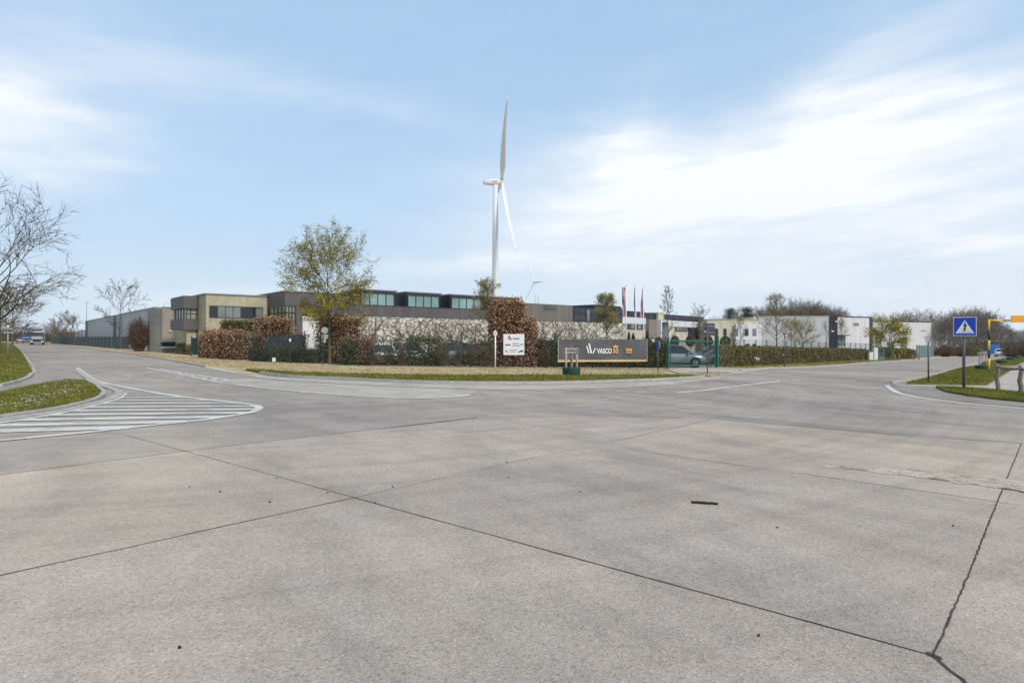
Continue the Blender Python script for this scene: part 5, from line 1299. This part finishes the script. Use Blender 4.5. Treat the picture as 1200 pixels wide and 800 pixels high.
# planters
def planter(px, py, wpx, hpx, label, stakes=True, group=None, top=None):
    p = G(px, py); k = p.y/F; r0 = wpx*k/2; h = hpx*k; root = empty('planter', p, label, 'planter', group); rg = random.Random(int(px))
    rings = []
    for t, s in ((0, .94), (.15, 1), (.5, 1.02), (.9, 1.06), (1, 1.04), (1, .9), (.75, .86)):
        rings.append([p+Vector((math.cos(i*math.pi/10)*r0*s*(1+.02*math.sin(i*3)), math.sin(i*math.pi/10)*r0*s, h*t+.01*math.sin(i*2.2)*t)) for i in range(20)])
    MB().loft(rings).build('ring', M['fabric'], root, True)
    if stakes:
        ht = (zat(top, p.y)-p.z) if top else h+ .95
        pts = [Vector((math.cos(a)*r0*.66, math.sin(a)*r0*.66, 0)) for a in (R(200), R(-25), R(80))]
        for q in pts: MB().tube(p+q, p+q+Vector((0, 0, ht)), .055 if top else .04, .05 if top else .035, 8).build('stake', M['stake'], root, True)
        for a, b in ((0, 1), (1, 2), (2, 0)):
            for z in (ht-.07, ht-.22):
                A = p+pts[a]; B = p+pts[b]; d = (B-A).normalized(); A = A-d*.12; B = B+d*.1
                m = MB(); qn = Vector((-d.y, d.x, 0))*.02
                m.hexa([v+Vector((0, 0, z-.05)) for v in (A-qn, B-qn, B+qn, A+qn)], [v+Vector((0, 0, z+.05)) for v in (A-qn, B-qn, B+qn, A+qn)])
                m.build('cross_slat', M['stake'], root)
        m = MB(); c = p+Vector((0, 0, ht-.15))
        for a in range(3): m.tube(c, p+pts[a]+Vector((0, 0, ht-.18)), .025, .025, 6)
        m.build('tree_tie', M['black'], root)
planter(669.5, 441, 20.5, 10.5, 'dark green planter ring with three stakes on the grass before the banner', top=407.2)
planter(1150.5, 434, 13, 6, 'nearest dark planter on the right verge, left of the striped barrier post')
planter(1174, 426.6, 10.5, 4.6, 'dark green planter on the verge right of the striped barrier post', False)
planter(1184.5, 422.2, 8.5, 3.4, 'smaller dark planter just behind the one right of the barrier post', False)
planter(1193, 420, 6.5, 2.8, 'third dark planter of the row right of the striped barrier post', False)
planter(1200, 418.2, 5.5, 2.2, 'farthest dark planter of the row at the right edge of the photo', False)
for (px, Y, t, l) in ((1150.5, 46.0, 411, 'whip-thin leafless sapling in the nearest right verge planter'), (1174, 65, 404, 'thin leafless sapling in the planter right of the barrier post'), (1184.5, 88, 404, 'faint thin sapling in the smaller planter behind')):
    tree_px('sapling', l, px, Y, t, 3, 418, int(px), rt=.02, nl=7, kids=3, lv=2, ang=35, twr=.006, twigm='twiggrey')

# flags
for i, (px, w0, lab) in enumerate(((733, .36, 'mauve vertical flag on the leftmost of three white flagpoles'), (744.3, .12, 'mauve flag hanging edge-on from the middle white flagpole'), (753.5, .24, 'mauve flag blown into a taper on the rightmost white flagpole'))):
    Yf = 62+i; b = GY(px+.6, Yf); k = Yf/F; top = zat(335.5+i*.8, Yf)
    root = empty('flagpole', b, ('leftmost', 'middle', 'rightmost')[i]+' of three white flagpoles before the dark office', 'flagpole')
    MB().tube(b, (b.x, b.y, top), .07, .04, 10).build('pole', M['white'], root, True)
    MB().tube((b.x, b.y, top-.002), (b.x, b.y, top+.1), .06, .02, 8).build('finial', M['galv'], root)
    vs = []; fs = []; nz = 16; nx = 5
    for j in range(nz+1):
        t = j/nz; ww = (w0 if i == 0 else (w0 if i == 1 else w0*(.35+1.1*t)))*(1 if i else (1-.15*t)); z = top-.1-t*(34*k)
        for q in range(nx+1):
            s = q/nx; side = -1
            vs.append((b.x-.05-s*ww, b.y-.06+.10*math.sin(s*5+t*7)+.05*math.sin(t*14), z-.05*s*math.sin(t*5)))
    for j in range(nz):
        for q in range(nx): a = j*(nx+1)+q; fs.append((a, a+1, a+nx+2, a+nx+1))
    o = MB().add(vs, fs).build('flag', M['flag'], None, True, fix=False); tag(o, lab, 'flag')

# ------------------------------------------------------------------ vehicles
def car(paint, kind='suv'):
    """built along +x (front), centred, wheels on z=0; returns root at origin"""
    root = empty('parked_car', (0, 0, 0))
    L = 4.35; W2 = .90
    # lower body stations: x, half width, bottom, shoulder height
    if kind == 'suv': hood, belt, roof = .98, 1.02, 1.60
    else: hood, belt, roof = .84, .92, 1.45
    st = [(-2.17, .74, .42, .80), (-2.10, .84, .30, belt-.03), (-1.6, .89, .24, belt), (-.6, W2, .22, belt-.01), (.5, W2, .22, belt-.03), (1.15, .89, .24, hood-.02), (1.75, .86, .26, hood-.10), (2.08, .78, .32, hood-.24), (2.17, .66, .40, hood-.36)]
    rings = []
    for x, w, zb, zt in st:
        rings.append([Vector((x, -w*.92, zb)), Vector((x, -w, zb+.16)), Vector((x, -w*1.0, (zb+zt)/2+.05)), Vector((x, -w*.95, zt-.05)), Vector((x, -w*.84, zt)), Vector((x, -w*.4, zt+.035)),
                      Vector((x, w*.4, zt+.035)), Vector((x, w*.84, zt)), Vector((x, w*.95, zt-.05)), Vector((x, w, (zb+zt)/2+.05)), Vector((x, w, zb+.16)), Vector((x, w*.92, zb))])
    body = MB().loft(rings).build('body', M[paint], root, True)
    # cabin glass and roof
    cab = [(-2.02, belt-.06, .78, .70), (-1.62, roof-.10, .66, .62), (-.9, roof-.01, .64, .62), (-.1, roof, .64, .62), (.45, roof-.07, .63, .60), (1.22, hood-.02, .78, .72)]
    if kind != 'suv': cab = [(-1.95, belt-.05, .76, .70), (-1.25, roof-.06, .62, .6), (-.6, roof, .61, .6), (-.1, roof-.01, .61, .6), (.35, roof-.07, .60, .58), (1.15, hood, .76, .70)]
    rings = []
    for x, z, w, _ in cab: rings.append([Vector((x, -.80, belt-.08)), Vector((x, -w, z)), Vector((x, w, z)), Vector((x, .80, belt-.08))])
    MB().loft(rings).build('windows', M['carglass'], root)
    rings = []
    for x, z, w, _ in cab[1:-1]: rings.append([Vector((x, -w-.02, z-.05)), Vector((x, -w*.9, z+.025)), Vector((x, w*.9, z+.025)), Vector((x, w+.02, z-.05))])
    MB().loft(rings).build('roof', M[paint], root, True)
    pl = MB()
    for s in (-1, 1):
        for (x0, z0, w0), (x1, z1, w1), r_ in (((-2.0, belt-.04, .79), (-1.62, roof-.09, .665), .06), ((-.72, belt-.04, .81), (-.68, roof-.04, .655), .035), ((.36, belt-.04, .81), (.3, roof-.06, .65), .03) if 0 else ((1.2, hood-.01, .78), (.45, roof-.06, .635), .035), ((-1.45, belt-.04, .81), (-1.4, roof-.06, .66), .03)):
            pl.tube((x0, s*w0, z0), (x1, s*w1, z1), r_, r_, 6)
    pl.build('pillars', M[paint], root)
    for x in (-1.33, 1.33):
        for s in (-1, 1):
            a = MB().tube((x, s*.60, .34), (x, s*.915, .34), .39, .39, 24); a.build('wheel_arch', M['black'], root, True)
            w = MB().tube((x, s*.70, .33), (x, s*.93, .33), .33, .33, 24).build('wheel', M['tyre'], root)
            MB().tube((x, s*.92, .33), (x, s*.938, .33), .20, .20, 20).build('hub', M['galv'], w)
            rm = MB()
            for i in range(5):
                a_ = i*2*math.pi/5; rm.tube((x, s*.944, .33), (x+math.cos(a_)*.21, s*.944, .33+math.sin(a_)*.21), .03, .022, 5)
            rm.build('rim', M['rim'], w)
    for s in (-1, 1):
        MB().box((2.02, s*.60, hood-.27), (.16, .34, .13)).build('headlight', M['lamp'], root)
        MB().box((-2.10, s*.66, belt-.16), (.08, .26, .20)).build('tail_light', M['taillamp'], root)
        MB().box((.85, s*.97, belt+.02), (.16, .16, .12)).build('mirror', M[paint], root)
    MB().box((2.12, 0, .55), (.08, .95, .18)).build('grille', M['black'], root)
    MB().box((-2.16, 0, .36), (.12, 1.3, .16)).build('bumper', M['black'], root)
    MB().box((2.10, 0, .33), (.14, 1.2, .12)).build('bumper', M['black'], root)
    for s in (-1, 1): MB().box((0, s*.905, .26), (2.0, .03, .10)).build('sill', M['black'], root)
    return root
cars = {}
def place_car(paint, kind, px, Y, yaw, label, group=None, dz=0):
    key = (paint, kind)
    if key not in cars: o = car(paint, kind); cars[key] = o
    else: o = copy_tree(cars[key])
    o.location = GY(px, Y, dz); o.rotation_euler.z = yaw; tag(o, label, 'car', group)
    for q in ('group',):
        if not group and q in o: del o[q]
    return o
aW = math.atan2(W.y, W.x); aU = math.atan2(U.y, U.x)
place_car('carsilver', 'suv', 791, 47.2, R(-6), 'silver-blue car parked just behind the left half of the green gate')
place_car('cargrey', 'suv', 836, 60, R(170), 'grey car parked behind the right half of the green gate')
place_car('carsilver', 'sedan', 857, 54, R(-10), 'silver car behind the gappy start of the clipped hedge')
place_car('carwhite', 'sedan', 448, 46.8, R(-70), 'pale car whose windscreen shows through the thin hedge below the roof lights')
place_car('carsilver', 'suv', 478, 47.5, R(-62), 'silver-blue car behind the dense dark hedge section')
place_car('cargrey', 'suv', 528, 47.6, R(178), 'grey estate car side-on behind the gappy hedge below the stone wall')
place_car('cardark', 'suv', 566, 48.5, R(176), 'dark blue car just left of the tall beech block behind the fence')
place_car('carwhite', 'suv', 1172.5, 132, aW, 'white car seen from behind driving away along the right road')
for i, px in enumerate((1179, 1185, 1191, 1197, 1203)):
    place_car(('cardark', 'cargrey', 'cardark', 'carsilver', 'cargrey')[i], 'sedan', px, 150, R(80), ('first dark parked car right of the white moving car', 'grey parked car second from the white moving car', 'dark parked car in the middle of the far right row', 'silver parked car near the right edge of the photo', 'grey parked car at the right edge of the photo')[i], 'cars parked along the far right verge')
place_car('carsilver', 'sedan', 1142, 178, R(10), 'pale parked car below the wood, left of the blue container')
place_car('cargrey', 'sedan', 1153, 180, R(10), 'grey parked car below the wood, next to the blue container')
place_car('cargrey', 'sedan', 23.5, 205, math.atan2(V.y, V.x), 'tiny grey car far down the left road')
def truck(px, Y, yaw, label, paint, visor, panel, trailer):
    root = empty('lorry', (0, 0, 0)); w = 1.25
    prof_ = [(-1.0, .55), (1.15, .55), (1.22, 1.2), (1.18, 1.75), (1.02, 2.9), (.85, 3.45), (-1.0, 3.75)]
    vs = [(x, -w, z) for x, z in prof_]+[(x, w, z) for x, z in prof_]; n = len(prof_)
    MB().add(vs, [tuple(range(n)), tuple(range(2*n-1, n-1, -1))]+[(i, (i+1) % n, n+(i+1) % n, n+i) for i in range(n)]).build('cab', M[paint], root)
    def front(nm, z0, z1, wy, m, off=.03):
        def fx(z):
            for (xa, za), (xb, zb) in zip(prof_[1:-1], prof_[2:]):
                if za <= z <= zb: return xa+(xb-xa)*(z-za)/(zb-za)
            return 1.15
        a, b = fx(z0), fx(z1)
        return MB().hexa([(a-.05, -wy, z0), (a+off, -wy, z0), (a+off, wy, z0), (a-.05, wy, z0)], [(b-.05, -wy, z1), (b+off, -wy, z1), (b+off, wy, z1), (b-.05, wy, z1)]).build(nm, M[m], root)
    front('windscreen', 1.95, 2.75, 1.12, 'carglass'); front('visor', 2.78, 3.0, 1.2, visor, .16); front('front_panel', 1.25, 1.9, 1.0, panel, .04)
    front('grille', .75, 1.22, .85, 'black', .05); front('bumper', .45, .74, 1.22, paint if panel == 'facia' else 'galv', .10)
    front('sun_blind', 3.05, 3.4, 1.0, 'carglass')
    for s in (-1, 1):
        MB().box((1.22, s*.95, .82), (.14, .42, .22)).build('headlight', M['lamp'], root)
        MB().box((1.0, s*1.42, 2.2), (.2, .16, .7)).build('mirror', M['black'], root)
        for x in (.1, -3.4, -9.0, -10.3):
            wl = MB().tube((x, s*.85, .5), (x, s*1.2, .5), .5, .5, 18).build('wheel', M['tyre'], root)
            MB().tube((x, s*1.19, .5), (x, s*1.215, .5), .26, .26, 14).build('rim', M['rim'], wl)
    MB().box((-6.3, 0, .85), (11.0, .9, .25)).build('chassis', M['black'], root)
    MB().box((-7.9, 0, 2.45), (12.6, 2.5, 2.9)).build('trailer', M[trailer], root)
    MB().box((-1.55, 0, 3.93), (.04, 2.55, .10)).build('trailer_edge', M['white'], root)
    root.location = GY(px, Y); root.rotation_euler.z = yaw; tag(root, label, 'lorry'); return root
aV = math.atan2(-V.y, -V.x)
def head(px, Y, px2, Y2):
    a = GY(px, Y); b = GY(px2, Y2); return math.atan2(b.y-a.y, b.x-a.x)
truck(43.5, 141, math.atan2(-1, .72), 'lorry with dark cab and white front panel driving towards us on the left road', 'truckgrey', 'galv', 'galv', 'facia')
truck(31.5, 222, math.atan2(-1, .76), 'blue lorry following behind the dark-cabbed one on the left road', 'truckblue', 'bluecont', 'truckblue', 'bluecont')
# blue container
p = GY(1164, 165); root = empty('container', p, 'bright blue container beside the far right road', 'container')
mb = MB(); mb.box((p.x, p.y, p.z+1.5), (1.9, 2.4, 2.4), -.3); mb.build('box', M['bluecont'], root)
mb = MB()
for i in range(7): t_ = -.8+i*.27; mb.box((p.x+t_*math.cos(.3)-1.22*math.sin(.3), p.y-t_*math.sin(.3)-1.22*math.cos(.3), p.z+1.5), (.06, .08, 2.3), -.3)
mb.build('ribs', M['bluecont'], root)
# lamp mast on left
p = GY(101.5, 150); root = empty('lamp_mast', p, 'thin tall mast at the far corner of the left warehouse', 'mast')
MB().tube(p, (p.x, p.y, zat(354, p.y)), .09, .05, 8).build('pole', M['galv'], root)
MB().tube((p.x, p.y, zat(354, p.y)), (p.x+.8, p.y-.2, zat(354, p.y)+.1), .05, .04, 6).build('arm', M['galv'], root)
# green-grey pole at left edge
# ------------------------------------------------------------------ wind turbines
def turbine(px_t, Y, hub_py, blade, axis, th0, sgn, label, nac=11, pitch=0):
    base = GY(px_t, Y); zh = zat(hub_py, Y); s = blade/53.0
    root = empty('wind_turbine', base, label, 'wind turbine')
    MB().loft([[Vector((base.x+math.cos(a)*r_, base.y+math.sin(a)*r_, z)) for a in [i*math.pi/12 for i in range(24)]] for z, r_ in ((base.z-1, 2.5*s), (zh*.35, 2.25*s), (zh*.7, 1.9*s), (zh-2.0*s, 1.55*s))]).build('tower', M['turb'], root, True)
    n = Vector((axis[0], axis[1], 0)).normalized(); p = Vector((-n.y, n.x, 0)); Z = Vector((0, 0, 1)); c = Vector((base.x, base.y, zh))
    if p.y < 0: p = -p
    p = p*sgn; n0 = n.copy(); n = n0*math.cos(R(5))+Z*math.sin(R(4)); Zb = Z*math.cos(R(4))-n0*math.sin(R(4))
    rings = []
    for t, hw, hz, dz in ((-8.2, .7, .8, .5), (-7.4, 1.5, 1.5, .2), (-3, 1.9, 1.9, 0), (1.5, 1.9, 1.9, 0), (3.0, 1.5, 1.5, 0)):
        q = c+n*t*s+Z*dz*s
        rings.append([q+p*(math.copysign(abs(math.cos(a))**.6, math.cos(a))*hw*s)+Z*(math.copysign(abs(math.sin(a))**.6, math.sin(a))*hz*s) for a in [i*math.pi/8 for i in range(16)]])
    nc = MB().loft(rings).build('nacelle', M['turb'], root, True)
    for sd in (-1, 1):
        a = c+n*(-2.2*s)+p*(1.93*s*sd); MB().hexa([a-Z*.4*s, a+n*3.2*s-Z*.4*s, a+n*3.2*s+p*.05*sd-Z*.4*s, a+p*.05*sd-Z*.4*s], [a+Z*.5*s, a+n*3.2*s+Z*.5*s, a+n*3.2*s+p*.05*sd+Z*.5*s, a+p*.05*sd+Z*.5*s]).build('stripe', M['turbred'], nc)
    rings = []
    for t, r_ in ((3.0, 1.4), (4.0, 1.55), (5.0, 1.3), (5.8, .7), (6.1, .1)):
        q = c+n*t*s; rings.append([q+p*math.cos(a)*r_*s+Z*math.sin(a)*r_*s for a in [i*math.pi/8 for i in range(16)]])
    MB().loft(rings).build('hub', M['turb'], root, True)
    hc = c+n*4.3*s
    for i in range(3):
        th = R(th0+120*i); b = p*math.sin(th)+Zb*math.cos(th); tang = n.cross(b)
        rings = []
        for u, ch, tk, tw in ((0, 1.0, 1.0, 0), (.05, 1.0, .95, 0), (.12, 1.6, .65, 30), (.2, 2.1, .42, 38), (.35, 1.75, .28, 30), (.55, 1.25, .19, 22), (.75, .85, .12, 16), (.92, .5, .07, 12), (1, .12, .03, 10)):
            q = hc+b*(1.0+u*blade)+n*(3.6*u*u*s)
            cd = (n*math.cos(R(tw))+tang*math.sin(R(tw))) if tw else n; cd = cd.normalized(); td = b.cross(cd)
            rings.append([q+cd*(math.cos(a)*ch*s+ (ch-.9)*.35*s)+td*math.sin(a)*tk*s for a in [k_*math.pi/6 for k_ in range(12)]])
        MB().loft(rings).build('blade', M['turb'], root, True)
turbine(580.6, 393, 213.4, 50.5, (.993, .12), -35, 1, 'large white wind turbine rising behind the factory')
turbine(627.6, 1180, 331, 45, (-.86, -.51), -26, -1, 'distant faint wind turbine right of the large one')

# ------------------------------------------------------------------ light, sky, haze, camera
SUN_EL, SUN_AZ = 42, 140
ld = bpy.data.lights.new('sun', 'SUN'); ld.energy = 2.6; ld.angle = R(8); ld.color = (1, .955, .89)
lo = bpy.data.objects.new('sun', ld); C.objects.link(lo)
sd = Vector((math.sin(R(SUN_AZ))*math.cos(R(SUN_EL)), math.cos(R(SUN_AZ))*math.cos(R(SUN_EL)), math.sin(R(SUN_EL))))
lo.rotation_euler = sd.to_track_quat('Z', 'Y').to_euler(); lo.location = (0, 0, 60)
w = bpy.data.worlds.new('World'); S.world = w; w.use_nodes = True; nt = w.node_tree
bg = nt.nodes['Background']; sky = nd(nt, 'ShaderNodeTexSky'); sky.sky_type = 'NISHITA'; sky.sun_disc = False
sky.sun_elevation = R(SUN_EL); sky.sun_rotation = R(SUN_AZ); sky.air_density = 1.0; sky.dust_density = 1.0; sky.ozone_density = 2.0
SKY_S = .11
def mth(op, a, b=None, clamp=False):
    n = nd(nt, 'ShaderNodeMath', operation=op); n.use_clamp = clamp
    for i, v in enumerate((a, b)):
        if v is None: continue
        if isinstance(v, (int, float)): n.inputs[i].default_value = v
        else: sock(nt, v, n.inputs[i])
    return n.outputs[0]
tc = nd(nt, 'ShaderNodeTexCoord').outputs['Generated']; sx = nd(nt, 'ShaderNodeSeparateXYZ'); sock(nt, tc, sx.inputs[0])
az = mth('ARCTAN2', sx.outputs[0], sx.outputs[1]); el = mth('ARCSINE', sx.outputs[2])
cb = nd(nt, 'ShaderNodeCombineXYZ'); sock(nt, az, cb.inputs[0]); sock(nt, mth('MULTIPLY', el, 2.6), cb.inputs[1])
# a tilt so that streaks climb to the right
vr = nd(nt, 'ShaderNodeVectorRotate', rotation_type='Z_AXIS'); vr.inputs['Angle'].default_value = R(-14); sock(nt, cb.outputs[0], vr.inputs['Vector'])
def nz(scale, detail, rough, sc=(1, 1, 1), off=(0, 0, 0), dist=0):
    m = nd(nt, 'ShaderNodeVectorMath', operation='MULTIPLY'); m.inputs[1].default_value = sc; sock(nt, vr.outputs[0], m.inputs[0])
    a = nd(nt, 'ShaderNodeVectorMath', operation='ADD'); a.inputs[1].default_value = off; sock(nt, m.outputs[0], a.inputs[0])
    n = nd(nt, 'ShaderNodeTexNoise'); n.inputs['Scale'].default_value = scale; n.inputs['Detail'].default_value = detail; n.inputs['Roughness'].default_value = rough
    n.inputs['Distortion'].default_value = dist; sock(nt, a.outputs[0], n.inputs['Vector']); return n.outputs['Fac']
wob1 = nz(2.2, 5, .6, off=(3, 1, 0)); wob2 = nz(2.6, 5, .6, off=(7, 9, 2))
azw = mth('ADD', az, mth('MULTIPLY', mth('SUBTRACT', wob1, .5), .30)); elw = mth('ADD', el, mth('MULTIPLY', mth('SUBTRACT', wob2, .5), .16))
def blob(px, py, rx, ry, rot=0, amp=1.0):
    """soft elliptical cloud, also used for painted sky glow, centred on the direction of a survey pixel; radii in degrees"""
    X, Z = (px-600)/F, (400-py)/F; a0 = math.atan(X); e0 = math.atan(Z/math.sqrt(1+X*X))
    dx = mth('SUBTRACT', azw, a0); dy = mth('SUBTRACT', elw, e0); c, s_ = math.cos(R(rot)), math.sin(R(rot))
    u = mth('ADD', mth('MULTIPLY', dx, c/R(rx)), mth('MULTIPLY', dy, s_/R(rx))); v = mth('ADD', mth('MULTIPLY', dx, -s_/R(ry)), mth('MULTIPLY', dy, c/R(ry)))
    g = mth('EXPONENT', mth('MULTIPLY', mth('ADD', mth('MULTIPLY', u, u), mth('MULTIPLY', v, v)), -1.0))
    return mth('MULTIPLY', g, amp)
blobs = [blob(740, 212, 13, 2.8, 2, .85), blob(940, 190, 15, 3.4, 8, .78), blob(1150, 150, 13, 5.0, 0, .58), blob(1000, 260, 14, 3, 4, .3), blob(1120, 330, 22, 6, 0, .42), blob(760, 320, 14, 5, 0, .30), blob(660, 255, 9, 1.8, 0, .35), blob(620, 300, 9, 1.3, 0, .55), blob(740, 165, 3.5, 3.2, -30, .55),  # broad low blobs near the right horizon are painted pale glow, not cloud
         blob(15, 118, 7, 2.8, -8, .48), blob(120, 60, 9, 3, -10, .22), blob(-60, 150, 8, 3, 0, .5), blob(270, 340, 10, 1.6, 0, .45), blob(1130, 272, 5, .8, 0, .45), blob(1060, 40, 9, 2.2, 20, .28), blob(420, 130, 16, 1.6, -3, .16), blob(480, 305, 5, 1.0, 0, .3)]
tot = blobs[0]
for b_ in blobs[1:]: tot = mth('ADD', tot, b_)
# streaky detail plus generic clouds added elsewhere in the sky
st1 = nz(3.2, 9, .62, (1, 2.4, 1), (1.3, 4, 0), .4); st2 = nz(9, 8, .65, (1, 2.2, 1), (5, 2, 0), .3)
det = mth('ADD', mth('MULTIPLY', st1, .9), mth('MULTIPLY', st2, .35))          # about .62 mean
mask = mth('MULTIPLY', tot, mth('ADD', mth('MULTIPLY', mth('SUBTRACT', det, .62), 2.1), 1.0))
behind = mth('MULTIPLY', mth('SUBTRACT', 0, sx.outputs[1]), 1.4, True)           # unseen half of the sky: broken cloud added to temper the blue light
gen_c = mth('MULTIPLY', mth('MULTIPLY', mth('SUBTRACT', det, .5), 3.0, True), mth('ADD', mth('MULTIPLY', behind, .75), .05))
mask = mth('ADD', mask, gen_c, True)
hz_ = mth('EXPONENT', mth('MULTIPLY', mth('MAXIMUM', el, 0), -7.5))                # pale haze towards the horizon
skyc = nd(nt, 'ShaderNodeMix', data_type='RGBA', blend_type='MULTIPLY'); skyc.inputs[0].default_value = 1; sock(nt, sky.outputs[0], skyc.inputs[6]); skyc.inputs[7].default_value = (2.2, 2.0, 1.75, 1)
m0 = nd(nt, 'ShaderNodeMix', data_type='RGBA'); m0.inputs[0].default_value = .84; sock(nt, skyc.outputs[2], m0.inputs[6]); m0.inputs[7].default_value = (3.25, 4.95, 7.05, 1)
m1 = nd(nt, 'ShaderNodeMix', data_type='RGBA'); sock(nt, mth('MULTIPLY', hz_, .72), m1.inputs[0]); sock(nt, m0.outputs[2], m1.inputs[6]); m1.inputs[7].default_value = (7.3, 8.0, 8.5, 1)
m2 = nd(nt, 'ShaderNodeMix', data_type='RGBA'); sock(nt, mask, m2.inputs[0]); sock(nt, m1.outputs[2], m2.inputs[6]); m2.inputs[7].default_value = (8.3, 8.5, 8.7, 1)
sock(nt, m2.outputs[2], bg.inputs['Color']); bg.inputs['Strength'].default_value = SKY_S

HAZE = True
if HAZE:
    mh = bpy.data.materials.new('haze_air'); mh.use_nodes = True; n_ = mh.node_tree; n_.nodes.clear()
    out = n_.nodes.new('ShaderNodeOutputMaterial'); pv = n_.nodes.new('ShaderNodeVolumePrincipled')
    pv.inputs['Color'].default_value = (.86, .92, 1, 1); pv.inputs['Density'].default_value = .00016; pv.inputs['Anisotropy'].default_value = .2
    n_.links.new(pv.outputs[0], out.inputs['Volume'])
    o = MB().box((0, 0, 73.5), (3040, 3040, 191)).build('haze', mh); o['kind'] = 'stuff'

cam = bpy.data.cameras.new('camera'); co = bpy.data.objects.new('camera', cam); C.objects.link(co); S.camera = co
co.location = (0, 0, EYE); co.rotation_euler = (R(90), 0, 0); cam.sensor_width = 36; cam.lens = 36*F/1200; cam.clip_start = .1; cam.clip_end = 9000
S.view_settings.view_transform = 'Standard'; S.view_settings.look = 'None'; S.view_settings.gamma = 1; S.view_settings.exposure = 0.17
S.render.resolution_x = 1024; S.render.resolution_y = 682
S.render.engine = 'CYCLES'
